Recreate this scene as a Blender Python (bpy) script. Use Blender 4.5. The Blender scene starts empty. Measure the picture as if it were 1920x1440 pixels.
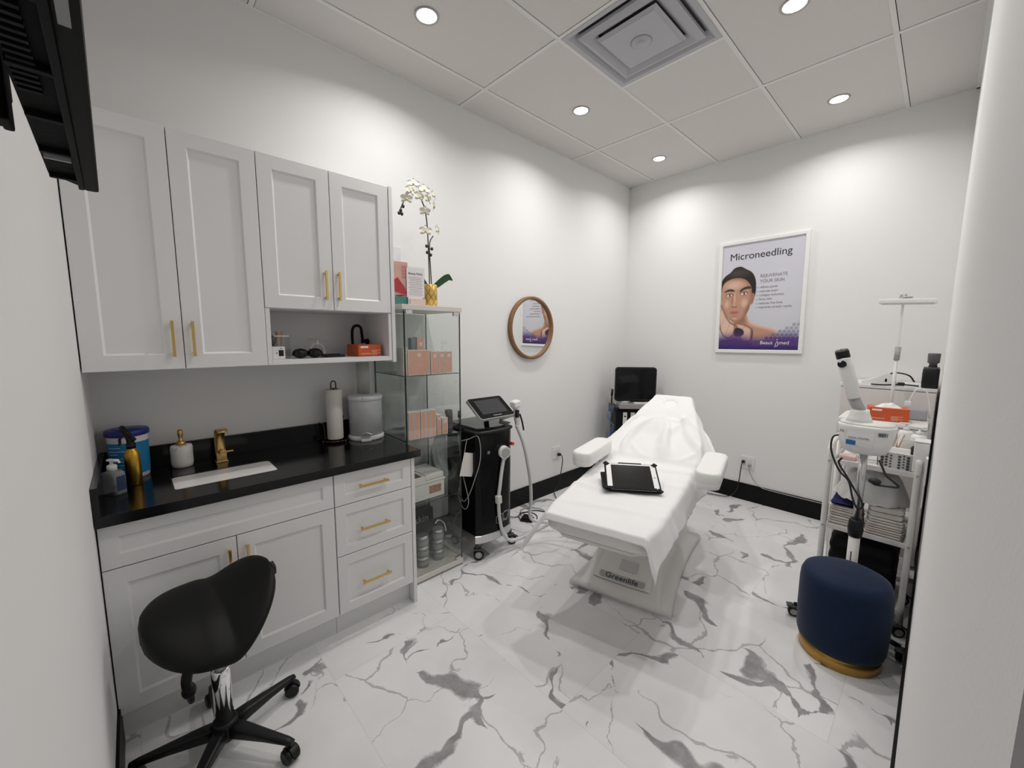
import bpy, bmesh, math, random
from mathutils import Vector, Matrix, noise as mnoise
R = math.radians
PI = math.pi
rnd = random.Random(7)
S = bpy.context.scene
COL = S.collection

# ------------------------------------------------------------------ camera
H, D, W, Y0 = 3.02, 4.05, 2.425, -0.05
yaw, pit, rol = R(43.3281), R(-6.8548), R(0.3299)
F = Vector((-math.cos(yaw)*math.cos(pit), math.sin(yaw)*math.cos(pit), math.sin(pit)))
Rt = F.cross(Vector((0, 0, 1))).normalized()
Up = Rt.cross(F)
R2 = Rt*math.cos(rol) + Up*math.sin(rol)
U2 = -Rt*math.sin(rol) + Up*math.cos(rol)
cam = bpy.data.cameras.new('camera')
cam.sensor_width = 36
cam.lens = 756.96/1920*36
cam.clip_start = 0.004
camo = bpy.data.objects.new('camera', cam)
COL.objects.link(camo)
CAM = Vector((2.408, 0.0831, 1.475))
m = Matrix((R2, U2, -F)).transposed().to_4x4()
m.translation = CAM
camo.matrix_world = m
S.camera = camo

# ------------------------------------------------------------------ world, exposure
w = bpy.data.worlds.new('world'); S.world = w
w.use_nodes = True
w.node_tree.nodes['Background'].inputs[0].default_value = (0.9, 0.95, 1.0, 1)
w.node_tree.nodes['Background'].inputs[1].default_value = 0.25
S.view_settings.view_transform = 'Standard'
S.view_settings.look = 'None'
S.view_settings.exposure = 0.0
S.view_settings.gamma = 1.0
S.view_settings.use_curve_mapping = False
LAMP_W = 7.0            # each recessed downlight
LAMPS = [(0.54, 1.26), (0.55, 2.475), (0.56, 3.58), (1.79, 1.26), (1.79, 2.47), (1.80, 3.575)]
LAMP_K = [1.0, 1.0, .80, .72, .95, .78]

# ------------------------------------------------------------------ materials
def nt(name):
    mt = bpy.data.materials.new(name); mt.use_nodes = True
    t = mt.node_tree
    return mt, t, t.nodes['Principled BSDF']
def M(name, col, rough=0.5, metal=0.0, bump=0.0, bscale=60.0, spec=0.5, coat=0.0, trans=0.0, emis=None, es=0.0, var=0.0, sheen=0.0, ior=None, sss=0.0):
    mt, t, b = nt(name)
    b.inputs['Base Color'].default_value = (*col, 1)
    b.inputs['Roughness'].default_value = rough
    b.inputs['Metallic'].default_value = metal
    b.inputs['Specular IOR Level'].default_value = spec
    b.inputs['Coat Weight'].default_value = coat
    b.inputs['Transmission Weight'].default_value = trans
    b.inputs['Sheen Weight'].default_value = sheen
    if ior: b.inputs['IOR'].default_value = ior
    if sss:
        b.inputs['Subsurface Weight'].default_value = sss
        b.inputs['Subsurface Radius'].default_value = (.02, .02, .02)
    if emis:
        b.inputs['Emission Color'].default_value = (*emis, 1); b.inputs['Emission Strength'].default_value = es
    tc = t.nodes.new('ShaderNodeTexCoord')
    n = t.nodes.new('ShaderNodeTexNoise'); n.inputs['Scale'].default_value = bscale; n.inputs['Detail'].default_value = 4
    t.links.new(tc.outputs['Object'], n.inputs['Vector'])
    if bump:
        bp = t.nodes.new('ShaderNodeBump'); bp.inputs['Strength'].default_value = bump; bp.inputs['Distance'].default_value = 0.002
        t.links.new(n.outputs['Fac'], bp.inputs['Height']); t.links.new(bp.outputs[0], b.inputs['Normal'])
    if var:
        mx = t.nodes.new('ShaderNodeMix'); mx.data_type = 'RGBA'
        mx.inputs[6].default_value = tuple(c*(1-var) for c in col) + (1,)
        mx.inputs[7].default_value = tuple(min(1, c*(1+var)) for c in col) + (1,)
        t.links.new(n.outputs['Fac'], mx.inputs[0]); t.links.new(mx.outputs[2], b.inputs['Base Color'])
    return mt
def math_node(t, op, a=None, b=None, c=None, clamp=False):
    n = t.nodes.new('ShaderNodeMath'); n.operation = op; n.use_clamp = clamp
    for i, v in enumerate((a, b, c)):
        if v is None: continue
        if isinstance(v, (int, float)): n.inputs[i].default_value = v
        else: t.links.new(v, n.inputs[i])
    return n.outputs[0]
def marble_floor():
    mt, t, b = nt('marble_tile')
    b.inputs['Roughness'].default_value = 0.22
    b.inputs['Specular IOR Level'].default_value = 0.35
    tc = t.nodes.new('ShaderNodeTexCoord')
    sx = t.nodes.new('ShaderNodeSeparateXYZ'); t.links.new(tc.outputs['Object'], sx.inputs[0])
    # tiles 0.61 x 1.22, long side across the room
    row = math_node(t, 'FLOOR', math_node(t, 'DIVIDE', sx.outputs[1], 0.61))
    xo = math_node(t, 'ADD', sx.outputs[0], math_node(t, 'MULTIPLY', row, 0.47))
    colm = math_node(t, 'FLOOR', math_node(t, 'DIVIDE', xo, 1.22))
    wn = t.nodes.new('ShaderNodeTexWhiteNoise'); wn.noise_dimensions = '2D'
    cv = t.nodes.new('ShaderNodeCombineXYZ'); t.links.new(row, cv.inputs[0]); t.links.new(colm, cv.inputs[1])
    t.links.new(cv.outputs[0], wn.inputs['Vector'])
    sc = t.nodes.new('ShaderNodeVectorMath'); sc.operation = 'SCALE'; sc.inputs[3].default_value = 3.0
    t.links.new(wn.outputs['Color'], sc.inputs[0])
    p = t.nodes.new('ShaderNodeVectorMath'); p.operation = 'ADD'
    t.links.new(tc.outputs['Object'], p.inputs[0]); t.links.new(sc.outputs[0], p.inputs[1])
    def noi(scale, detail=4, rough=.55, vec=None):
        n = t.nodes.new('ShaderNodeTexNoise'); n.inputs['Scale'].default_value = scale
        n.inputs['Detail'].default_value = detail; n.inputs['Roughness'].default_value = rough
        t.links.new(vec or p.outputs[0], n.inputs['Vector']); return n
    def warp(src, nsc, amt, detail=3):
        n = noi(nsc, detail, .6, src)
        s1 = t.nodes.new('ShaderNodeVectorMath'); s1.operation = 'SUBTRACT'; s1.inputs[1].default_value = (.5, .5, .5)
        t.links.new(n.outputs['Color'], s1.inputs[0])
        s2 = t.nodes.new('ShaderNodeVectorMath'); s2.operation = 'SCALE'; s2.inputs[3].default_value = amt
        t.links.new(s1.outputs[0], s2.inputs[0])
        s3 = t.nodes.new('ShaderNodeVectorMath'); s3.operation = 'ADD'
        t.links.new(src, s3.inputs[0]); t.links.new(s2.outputs[0], s3.inputs[1])
        return s3.outputs[0]
    wv = warp(warp(p.outputs[0], 1.7, .6), 8.0, .10, 6)
    def veins(scale, wmin, wmax, nsc, lo, hi):
        v = t.nodes.new('ShaderNodeTexVoronoi'); v.feature = 'DISTANCE_TO_EDGE'; v.voronoi_dimensions = '2D'
        v.inputs['Scale'].default_value = scale; t.links.new(wv, v.inputs['Vector'])
        n = noi(nsc, 3)
        wm = t.nodes.new('ShaderNodeMapRange'); wm.inputs[1].default_value = lo; wm.inputs[2].default_value = hi
        wm.inputs[3].default_value = wmin; wm.inputs[4].default_value = wmax
        t.links.new(n.outputs['Fac'], wm.inputs[0])
        r = math_node(t, 'DIVIDE', v.outputs['Distance'], wm.outputs[0])
        mr = t.nodes.new('ShaderNodeMapRange'); mr.inputs[1].default_value = .65; mr.inputs[2].default_value = 1.15
        mr.inputs[3].default_value = 1; mr.inputs[4].default_value = 0; t.links.new(r, mr.inputs[0])
        g = math_node(t, 'GREATER_THAN', wm.outputs[0], 0.0)
        return math_node(t, 'MULTIPLY', mr.outputs[0], g)
    a = veins(1.55, -0.004, 0.10, 3.1, .45, .74)
    c = veins(2.3, -0.006, 0.024, 1.9, .38, .66)
    grain = noi(14, 6, .7)
    aw = math_node(t, 'MULTIPLY', a, math_node(t, 'MULTIPLY_ADD', grain.outputs['Fac'], .9, .45), clamp=True)
    cw = math_node(t, 'MULTIPLY', c, .58)
    vv = math_node(t, 'MAXIMUM', aw, cw, clamp=True)
    soft = noi(2.1, 4)
    sm = t.nodes.new('ShaderNodeMapRange'); sm.inputs[1].default_value = .35; sm.inputs[2].default_value = .75
    sm.inputs[3].default_value = 0; sm.inputs[4].default_value = 1; t.links.new(soft.outputs['Fac'], sm.inputs[0])
    base = t.nodes.new('ShaderNodeMix'); base.data_type = 'RGBA'
    base.inputs[6].default_value = (.84, .84, .84, 1); base.inputs[7].default_value = (.72, .72, .72, 1)
    t.links.new(sm.outputs[0], base.inputs[0])
    mx = t.nodes.new('ShaderNodeMix'); mx.data_type = 'RGBA'
    t.links.new(vv, mx.inputs[0]); t.links.new(base.outputs[2], mx.inputs[6]); mx.inputs[7].default_value = (.27, .265, .27, 1)
    # joints
    fy = math_node(t, 'FRACT', math_node(t, 'DIVIDE', sx.outputs[1], 0.61))
    fx = math_node(t, 'FRACT', math_node(t, 'DIVIDE', xo, 1.22))
    j = math_node(t, 'MAXIMUM', math_node(t, 'LESS_THAN', fy, 0.003), math_node(t, 'LESS_THAN', fx, 0.0015))
    mj = t.nodes.new('ShaderNodeMix'); mj.data_type = 'RGBA'
    t.links.new(math_node(t, 'MULTIPLY', j, .35), mj.inputs[0]); t.links.new(mx.outputs[2], mj.inputs[6]); mj.inputs[7].default_value = (.4, .4, .4, 1)
    t.links.new(mj.outputs[2], b.inputs['Base Color'])
    return mt
def glass(name, tint, gl=0.08, rough=0.0):
    mt = bpy.data.materials.new(name); mt.use_nodes = True
    t = mt.node_tree; t.nodes.clear()
    o = t.nodes.new('ShaderNodeOutputMaterial')
    tr = t.nodes.new('ShaderNodeBsdfTransparent'); tr.inputs[0].default_value = (*tint, 1)
    g = t.nodes.new('ShaderNodeBsdfGlossy'); g.inputs['Roughness'].default_value = rough; g.inputs[0].default_value = (.9, .95, .92, 1)
    fr = t.nodes.new('ShaderNodeLayerWeight'); fr.inputs[0].default_value = 0.5
    sl = math_node(t, 'MULTIPLY_ADD', math_node(t, 'POWER', fr.outputs['Facing'], 4.5), .8, .035)
    mx = t.nodes.new('ShaderNodeMixShader')
    md = t.nodes.new('ShaderNodeMath'); md.operation = 'MULTIPLY'; md.inputs[1].default_value = 1.0
    t.links.new(sl, md.inputs[0]); t.links.new(md.outputs[0], mx.inputs[0])
    t.links.new(tr.outputs[0], mx.inputs[1]); t.links.new(g.outputs[0], mx.inputs[2]); t.links.new(mx.outputs[0], o.inputs[0])
    return mt
def frosted(name, col, k):
    mt = glass(name, (.95, .95, .95)); t = mt.node_tree
    o = [n for n in t.nodes if n.type == 'OUTPUT_MATERIAL'][0]; src = o.inputs[0].links[0].from_socket
    d = t.nodes.new('ShaderNodeBsdfDiffuse'); d.inputs[0].default_value = (*col, 1)
    m2 = t.nodes.new('ShaderNodeMixShader'); m2.inputs[0].default_value = k
    t.links.new(src, m2.inputs[1]); t.links.new(d.outputs[0], m2.inputs[2]); t.links.new(m2.outputs[0], o.inputs[0])
    return mt
def diamond_gold():
    mt, t, b = nt('gold_diamond')
    b.inputs['Metallic'].default_value = .7; b.inputs['Roughness'].default_value = .35
    tc = t.nodes.new('ShaderNodeTexCoord'); sx = t.nodes.new('ShaderNodeSeparateXYZ'); t.links.new(tc.outputs['Object'], sx.inputs[0])
    an = math_node(t, 'ARCTAN2', sx.outputs[1], sx.outputs[0])
    u = math_node(t, 'MULTIPLY', an, 8/(2*PI)); v = math_node(t, 'MULTIPLY', sx.outputs[2], 19.0)
    outs = []
    for op in ('ADD', 'SUBTRACT'):
        f = math_node(t, 'FRACT', math_node(t, op, u, v))
        outs.append(math_node(t, 'LESS_THAN', math_node(t, 'ABSOLUTE', math_node(t, 'SUBTRACT', f, .5)), .07))
    l = math_node(t, 'MAXIMUM', outs[0], outs[1])
    mx = t.nodes.new('ShaderNodeMix'); mx.data_type = 'RGBA'; t.links.new(l, mx.inputs[0])
    mx.inputs[6].default_value = (.72, .50, .16, 1); mx.inputs[7].default_value = (.36, .22, .05, 1)
    t.links.new(mx.outputs[2], b.inputs['Base Color']); return mt
def marble_small():
    mt, t, b = nt('marble_ceramic')
    b.inputs['Roughness'].default_value = .35
    tc = t.nodes.new('ShaderNodeTexCoord'); n = t.nodes.new('ShaderNodeTexNoise')
    n.inputs['Scale'].default_value = 14; n.inputs['Detail'].default_value = 3; n.inputs['Distortion'].default_value = .6
    t.links.new(tc.outputs['Object'], n.inputs['Vector'])
    d = math_node(t, 'ABSOLUTE', math_node(t, 'SUBTRACT', n.outputs['Fac'], .58))
    mr = t.nodes.new('ShaderNodeMapRange'); mr.inputs[1].default_value = 0; mr.inputs[2].default_value = .012; mr.inputs[3].default_value = 1; mr.inputs[4].default_value = 0
    t.links.new(d, mr.inputs[0])
    mx = t.nodes.new('ShaderNodeMix'); mx.data_type = 'RGBA'; t.links.new(mr.outputs[0], mx.inputs[0])
    mx.inputs[6].default_value = (.78, .76, .73, 1); mx.inputs[7].default_value = (.22, .16, .12, 1)
    t.links.new(mx.outputs[2], b.inputs['Base Color']); return mt
def attr_mat(name, rough=.3):
    mt, t, b = nt(name); a = t.nodes.new('ShaderNodeAttribute'); a.attribute_name = 'print'
    t.links.new(a.outputs['Color'], b.inputs['Base Color']); b.inputs['Roughness'].default_value = rough; return mt

mWall = M('wall_paint', (.82, .818, .812), .75, bump=.12, bscale=240)
mCeil = M('ceiling_tile', (.69, .665, .645), .95, bump=.5, bscale=180, var=.03)
mTbar = M('tbar_white', (.76, .745, .73), .6)
mGap = M('plenum_dark', (.03, .028, .025), .9)
mFloor = marble_floor()
mBase = M('baseboard_black', (.004, .004, .0045), .45, spec=.18)
mCab = M('cabinet_white', (.82, .82, .82), .38, bump=.03, bscale=300)
mStone = M('black_quartz', (.004, .004, .0045), .14, spec=.4, var=.3, bscale=400)
mCer = M('white_ceramic', (.85, .84, .82), .2, coat=.3)
mBrass = M('brushed_brass', (.72, .50, .20), .32, metal=1, bump=.05, bscale=500)
mBrass2 = M('antique_brass', (.60, .36, .13), .3, metal=1)
mBronze = M('dark_bronze', (.16, .10, .06), .35, metal=1)
mChrome = M('chrome', (.85, .85, .86), .08, metal=1)
mSteel = M('satin_steel', (.62, .62, .63), .3, metal=1)
mBlk = M('black_plastic', (.006, .006, .007), .42, spec=.35)
mBlkG = M('black_gloss', (.004, .004, .005), .06, spec=.35)
mBlkM = M('black_matte', (.005, .005, .0055), .7, bump=.1, spec=.2)
mVinyl = M('black_vinyl', (.005, .005, .005), .5, bump=.12, bscale=700, spec=.2)
mWht = M('white_plastic', (.82, .82, .81), .35)
mWht2 = M('offwhite_plastic', (.76, .75, .72), .4)
mGry = M('grey_plastic', (.42, .42, .42), .4)
mDkGry = M('dark_grey', (.07, .07, .075), .45)
mSheet = M('disposable_sheet', (.84, .84, .84), .85, bump=.18, bscale=35, sheen=.1)
mLeather = M('white_leatherette', (.84, .83, .815), .42, bump=.05, bscale=500)
mPlinth = M('white_moulded_base', (.80, .785, .76), .32)
mMachB = M('machine_black', (.003, .003, .0035), .22, spec=.2)
mScreen = M('screen_black', (.003, .003, .004), .08, spec=.3)
mTabS = M('tablet_screen', (.006, .006, .007), .16)
mScrLit = M('screen_grey', (.045, .047, .05), .12)
mGlass = glass('clear_glass', (.975, .985, .978))
mGlassE = M('glass_edge', (.03, .05, .045), .2)
mAcr = glass('clear_acrylic', (.93, .93, .93))
mGel = frosted('clear_gel', (.50, .52, .54), .32)
mTubeC = frosted('clear_tube', (.80, .80, .78), .30)
mLamin = M('pale_birch_laminate', (.74, .70, .64), .5)
mPink = M('peach_carton', (.78, .40, .29), .6, var=.08, bscale=30)
mPinkL = M('pale_pink_carton', (.80, .52, .45), .6)
mCartW = M('white_carton', (.80, .76, .73), .6)
mOrange = M('orange_carton', (.62, .10, .025), .55, var=.12, bscale=18)
mWood = M('warm_wood', (.23, .12, .05), .5, bump=.2, bscale=70, var=.3)
mStick = M('birch_stick', (.62, .44, .28), .7)
mMirror = M('mirror_silver', (.93, .94, .93), 0.0, metal=1)
mVelvet = M('navy_velvet', (.001, .012, .043), .75, sheen=.10, bump=.2, bscale=300, spec=.25)
mGold = M('gold_band', (.50, .29, .075), .3, metal=.85, bump=.05)
mGoldB = M('gold_bottle', (.62, .36, .055), .28, metal=1)
mBlueLid = M('blue_lid', (.012, .02, .22), .35)
mBlueLab = M('blue_label', (.01, .21, .46), .45, var=.15, bscale=30)
mNavy = M('navy_print', (.015, .025, .09), .5)
mTowel = M('white_terry', (.72, .69, .65), .95, bump=1.0, bscale=260)
mTowelP = M('cream_terry', (.70, .64, .60), .95, bump=1.0, bscale=260)
mTowelN = M('navy_cloth', (.02, .02, .13), .9, bump=.4)
mPaper = M('paper_towel', (.80, .78, .73), .9, bump=.4, bscale=120)
mBin = M('bin_enamel', (.78, .79, .82), .35)
mLeaf = M('orchid_leaf', (.02, .09, .02), .35)
mPetal = M('orchid_petal', (.84, .82, .76), .6, sss=.2)
mYel = M('orchid_centre', (.75, .62, .22), .6)
mStem = M('orchid_stem', (.035, .03, .025), .5)
mPotG = diamond_gold()
mMarb = marble_small()
mHose = M('white_hose', (.70, .70, .69), .4, bump=.3, bscale=200)
mCable = M('black_cable', (.01, .01, .011), .5)
mCableG = M('grey_cable', (.35, .35, .34), .5)
mBlueC = M('blue_tubing', (.10, .18, .32), .4)
mTray = M('silver_tray', (.40, .38, .37), .35, metal=.4)
mLamp = M('lamp_lens', (1, 1, 1), .5, emis=(1.0, .93, .84), es=14.0)
mDiff = M('diffuser_metal', (.46, .46, .49), .5)
mInk = M('ink_dark', (.03, .03, .035), .6)
mInkG = M('ink_grey', (.20, .19, .20), .6)
mInkW = M('ink_white', (.85, .83, .86), .6)
mTeal = M('teal_print', (.05, .22, .20), .5)
mBlueSt = M('blue_sticker', (.02, .13, .38), .5)
mRed = M('red_button', (.55, .02, .02), .4)
mKraft = M('kraft_card', (.55, .42, .28), .7)
mJar = frosted('jar_glass', (.50, .50, .48), .35)
mBag = M('black_shopper', (.012, .012, .013), .4)
mGreyPk = M('translucent_pack', (.36, .38, .37), .5)

# ------------------------------------------------------------------ mesh builder
class MB:
    def __init__(s): s.bm = bmesh.new(); s.mi = 0
    def _fin(s, fs, smooth):
        for f in fs: f.material_index = s.mi; f.smooth = smooth
    def mat(s, i): s.mi = i; return s
    def box(s, c, d, bev=0.0, rot=None, seg=2):
        n0 = set(s.bm.faces)
        r = bmesh.ops.create_cube(s.bm, size=1)
        vs = r['verts']
        for v in vs: v.co = Vector((v.co.x*d[0], v.co.y*d[1], v.co.z*d[2]))
        if bev > 0:
            es = list({e for v in vs for e in v.link_edges})
            bmesh.ops.bevel(s.bm, geom=es, offset=min(bev, min(d)*.49), segments=seg, profile=.6, affect='EDGES')
        fs = [f for f in s.bm.faces if f not in n0]
        mt = Matrix.Translation(Vector(c)) @ (rot if rot else Matrix())
        for v in {v for f in fs for v in f.verts}: v.co = mt @ v.co
        s._fin(fs, False); return s
    def bb(s, x0, x1, y0, y1, z0, z1, bev=0.0, seg=2):
        return s.box(((x0+x1)/2, (y0+y1)/2, (z0+z1)/2), (abs(x1-x0), abs(y1-y0), abs(z1-z0)), bev, None, seg)
    def ring_loft(s, rings, cap=True, smooth=True, closed=True, tm=None):
        vr = []
        for rg in rings:
            vr.append([s.bm.verts.new(tm @ Vector(p) if tm else Vector(p)) for p in rg])
        fs = []
        n = len(vr[0])
        for a, b in zip(vr, vr[1:]):
            for i in range(n if closed else n-1):
                j = (i+1) % n
                try: fs.append(s.bm.faces.new((a[i], a[j], b[j], b[i])))
                except ValueError: pass
        s._fin(fs, smooth)
        if cap and closed:
            c = [s.bm.faces.new(list(reversed(vr[0]))), s.bm.faces.new(vr[-1])]
            s._fin(c, False)
        return s
    def lathe(s, prof, c=(0, 0, 0), n=32, tm=None, cap=True, sx=1.0, sy=1.0):
        T = Matrix.Translation(Vector(c)) @ (tm if tm else Matrix())
        rings = [[(max(r, 1e-5)*math.cos(2*PI*i/n)*sx, max(r, 1e-5)*math.sin(2*PI*i/n)*sy, z) for i in range(n)] for r, z in prof]
        return s.ring_loft(rings, cap, True, True, T)
    def cyl(s, a, b, r, n=20, r2=None):
        a, b = Vector(a), Vector(b); d = b-a
        q = d.to_track_quat('Z', 'Y').to_matrix().to_4x4()
        return s.lathe([(r, 0), (r if r2 is None else r2, d.length)], a, n, q)
    def tube(s, pts, r, n=10, smooth=6, taper=None):
        P = [Vector(p) for p in pts]
        if smooth and len(P) > 2:
            Q = []
            E = [P[0]*2-P[1]] + P + [P[-1]*2-P[-2]]
            for i in range(1, len(E)-2):
                for k in range(smooth):
                    t = k/smooth
                    a, b, c, d = E[i-1], E[i], E[i+1], E[i+2]
                    Q.append(.5*((2*b)+(c-a)*t+(2*a-5*b+4*c-d)*t*t+(3*b-a-3*c+d)*t**3))
            Q.append(P[-1]); P = Q
        up = None; rings = []
        for i, p in enumerate(P):
            tg = (P[min(i+1, len(P)-1)]-P[max(i-1, 0)]).normalized()
            if up is None:
                up = tg.orthogonal().normalized()
            else:
                up = (up - tg*up.dot(tg))
                up = up.normalized() if up.length > 1e-6 else tg.orthogonal().normalized()
            sd = tg.cross(up)
            rr = r*(taper(i/(len(P)-1)) if taper else 1)
            rings.append([p + up*math.cos(2*PI*k/n)*rr + sd*math.sin(2*PI*k/n)*rr for k in range(n)])
        return s.ring_loft(rings)
    def prism(s, poly, z0, z1, tm=None, smooth=False):
        return s.ring_loft([[(x, y, z0) for x, y in poly], [(x, y, z1) for x, y in poly]], True, smooth, True, tm)
    def sphere(s, c, r, n=16, sc=(1, 1, 1), rot=None):
        prof = [(math.sin(PI*k/n), -math.cos(PI*k/n)) for k in range(n+1)]
        T = (rot if rot else Matrix()) @ Matrix.Diagonal((r*sc[0], r*sc[1], r*sc[2], 1))
        return s.lathe(prof, c, max(n, 12), T, cap=False)
    def quad(s, a, b, c, d, smooth=False):
        f = s.bm.faces.new([s.bm.verts.new(Vector(p)) for p in (a, b, c, d)]); s._fin([f], smooth); return s
    def grid(s, fn, nu, nv, smooth=True):
        g = [[s.bm.verts.new(Vector(fn(i/nu, j/nv))) for j in range(nv+1)] for i in range(nu+1)]
        fs = [s.bm.faces.new((g[i][j], g[i+1][j], g[i+1][j+1], g[i][j+1])) for i in range(nu) for j in range(nv)]
        s._fin(fs, smooth); return s
    def obj(s, name, mats, parent=None, loc=(0, 0, 0), rz=0.0):
        bmesh.ops.recalc_face_normals(s.bm, faces=s.bm.faces[:])
        me = bpy.data.meshes.new(name); s.bm.to_mesh(me); s.bm.free()
        for x in (mats if isinstance(mats, (list, tuple)) else [mats]): me.materials.append(x)
        o = bpy.data.objects.new(name, me); COL.objects.link(o)
        o.location = loc; o.rotation_euler = (0, 0, rz)
        if parent is not None: o.parent = parent
        return o
def rrect(w_, h_, r, n=5, cx=0.0, cy=0.0):
    p = []
    for sx, sy, a0 in ((1, 1, 0), (-1, 1, 90), (-1, -1, 180), (1, -1, 270)):
        for k in range(n+1):
            a = R(a0+90*k/n); p.append((cx+sx*(w_/2-r)+r*math.cos(a), cy+sy*(h_/2-r)+r*math.sin(a)))
    return p
def RX(a): return Matrix.Rotation(R(a), 4, 'X')
def RY(a): return Matrix.Rotation(R(a), 4, 'Y')
def RZ(a): return Matrix.Rotation(R(a), 4, 'Z')
def TR(x, y, z): return Matrix.Translation((x, y, z))
def thing(name, label, cat, loc=(0, 0, 0), rz=0.0, group=None):
    o = bpy.data.objects.new(name, None); COL.objects.link(o); o.empty_display_size = .05
    o.location = loc; o.rotation_euler = (0, 0, R(rz)); return tag(o, label, cat, group)
def tag(o, label, cat, group=None, kind=None):
    o['label'] = label; o['category'] = cat
    if group: o['group'] = group
    if kind: o['kind'] = kind
    return o
def struct(mb, name, mat, label=None):
    o = mb.obj(name, mat); o['kind'] = 'structure'
    return o
def text(name, s, size, mat, parent, tm, align='LEFT', ext=.0006, xs=1.0):
    cu = bpy.data.curves.new(name, 'FONT'); cu.body = s; cu.size = size; cu.extrude = ext; cu.align_x = align
    ob = bpy.data.objects.new(name, cu); COL.objects.link(ob)
    dg = bpy.context.evaluated_depsgraph_get()
    me = bpy.data.meshes.new_from_object(ob.evaluated_get(dg))
    bpy.data.objects.remove(ob); bpy.data.curves.remove(cu)
    me.transform(Matrix.Diagonal((xs, 1, 1, 1))); me.transform(tm); me.materials.clear(); me.materials.append(mat)
    o = bpy.data.objects.new(name, me); COL.objects.link(o); o.parent = parent
    return o
# local frames for writing: text drawn in x-y is stood up facing -y / facing +x
FACE_NY = RX(90)
FACE_PX = RZ(90) @ RX(90)
def wig(seed, x, y=0.0, z=0.0): return mnoise.noise(Vector((x+seed*7.3, y-seed*3.1, z+seed)))

def wp(root, name, mb, mat, sub=None, label=None):
    """a part given in room coordinates, stored relative to its thing"""
    inv = (Matrix.Translation(root.location) @ Matrix.Rotation(root.rotation_euler.z, 4, 'Z')).inverted()
    for v in mb.bm.verts: v.co = inv @ v.co
    o = mb.obj(name, mat, sub or root)
    if label: o['label'] = label
    return o
def lp(root, name, mb, mat, label=None):
    o = mb.obj(name, mat, root)
    if label: o['label'] = label
    return o
def solo(mb, name, mat, loc, label, cat, group=None, rz=0.0):
    return tag(mb.obj(name, mat, None, loc, R(rz)), label, cat, group)

# ================================================================== ROOM
struct(MB().bb(-.12, W+.12, Y0-.12, D+.12, -.1, 0), 'floor', mFloor)
struct(MB().bb(-.12, 0, Y0-.12, D+.12, 0, H), 'wall_left', mWall)
struct(MB().bb(0, W, D, D+.12, 0, H), 'wall_back', mWall)
struct(MB().bb(W, W+.12, .205, D+.12, 0, H), 'wall_right', mWall)
struct(MB().bb(0, W+.12, Y0-.12, Y0, 0, H), 'wall_near', mWall)
bt = .009
struct(MB().bb(0, bt, 1.56, D, 0, .155, .002), 'baseboard_left', mBase)
struct(MB().bb(bt, W-bt, D-bt, D, 0, .155, .002), 'baseboard_back', mBase)
struct(MB().bb(W-bt, W, .215, D, 0, .155, .002), 'baseboard_right', mBase)
struct(MB().bb(.49, W, Y0, Y0+bt, 0, .155, .002), 'baseboard_near', mBase)
# black door and frame beside the camera on the right
dr = struct(MB().bb(W+.004, W+.12, .165, .205, 0, 2.15, .003), 'door_1', M('door_frame_black', (.012, .010, .012), .45))
MB().bb(W+.03, W+.07, Y0, .165, .01, 2.13, .003).obj('door_leaf', M('door_black', (.014, .012, .015), .5), dr)
struct(MB().bb(W, W+.12, Y0, .205, 2.15, H), 'wall_over_door', mWall)

# ceiling: one slab of tiles with real gaps, T-bars under it
X = [-.3375, .2725, .8825, 1.4925, 2.1025, 2.7125]
Y = [.6226-1.22, .6226, 1.8426, 3.0626, 4.2826]
tiles = MB()
for i in range(5):
    x0, x1 = max(X[i]+.011, 0), min(X[i+1]-.011, W)
    for j in range(4):
        y0, y1 = max(Y[j]+.011, Y0), min(Y[j+1]-.011, D)
        if i == 2 and j == 2:
            tiles.bb(x0, x1, 1.8426+.61+.011, y1, H, H+.015, .001, 1)
        else:
            g = .003
            tiles.bb(x0+(g if x0 > 0 else 0), x1, y0+(g if j % 2 else 0), y1-(g*.9), H, H+.015, .001, 1)
tiles.mat(1).bb(-.12, W+.12, Y0-.12, D+.12, H+.03, H+.1)
struct(tiles, 'ceiling', [mCeil, mGap])
tb = MB()
for x in X[1:5]: tb.bb(x-.011, x+.011, Y0, D, H-.002, H+.004)
for y in Y[1:4]: tb.bb(0, W, y-.011, y+.011, H-.0024, H+.0036)
tb.bb(X[2], X[3], 2.4526-.011, 2.4526+.011, H-.0024, H+.0036)
struct(tb, 'trim_1', mTbar)
wa = MB()
wa.bb(0, .016, Y0, D, H-.003, H+.002); wa.bb(0, W, D-.016, D, H-.003, H+.002); wa.bb(W-.016, W, Y0, D, H-.003, H+.002)
struct(wa, 'trim_2', mTbar)

# square air diffuser
t = thing('ceiling_diffuser', 'square grey metal air diffuser of stepped frames in the ceiling grid', 'air vent', (1.1875, 2.1476, H))
def sqring(mb, r0, z0, r1, z1):
    mb.ring_loft([[(sx*r, sy*r, z) for sx, sy in ((1, 1), (-1, 1), (-1, -1), (1, -1))] for r, z in ((r0, z0), (r1, z1))], False, False)
q = MB()
for pr_ in (((.296, -.004), (.27, -.004)), ((.27, -.004), (.235, .03))): sqring(q, *pr_[0], *pr_[1])
lp(t, 'outer_frame', q, mDiff)
q = MB(); sqring(q, .235, -.004, .205, -.018); sqring(q, .205, -.018, .16, .012); sqring(q, .235, -.004, .235, .012)
lp(t, 'middle_cone', q, mDiff)
q = MB(); sqring(q, .165, -.008, .148, -.02)
q.box((0, 0, -.018), (.296, .296, .006), .002); q.lathe([(.055, -.0215), (.045, -.026), (.02, -.027), (.018, -.031), (.001, -.031)], (0, 0, 0), 28)
lp(t, 'centre_plate', q, mDiff)
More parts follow.
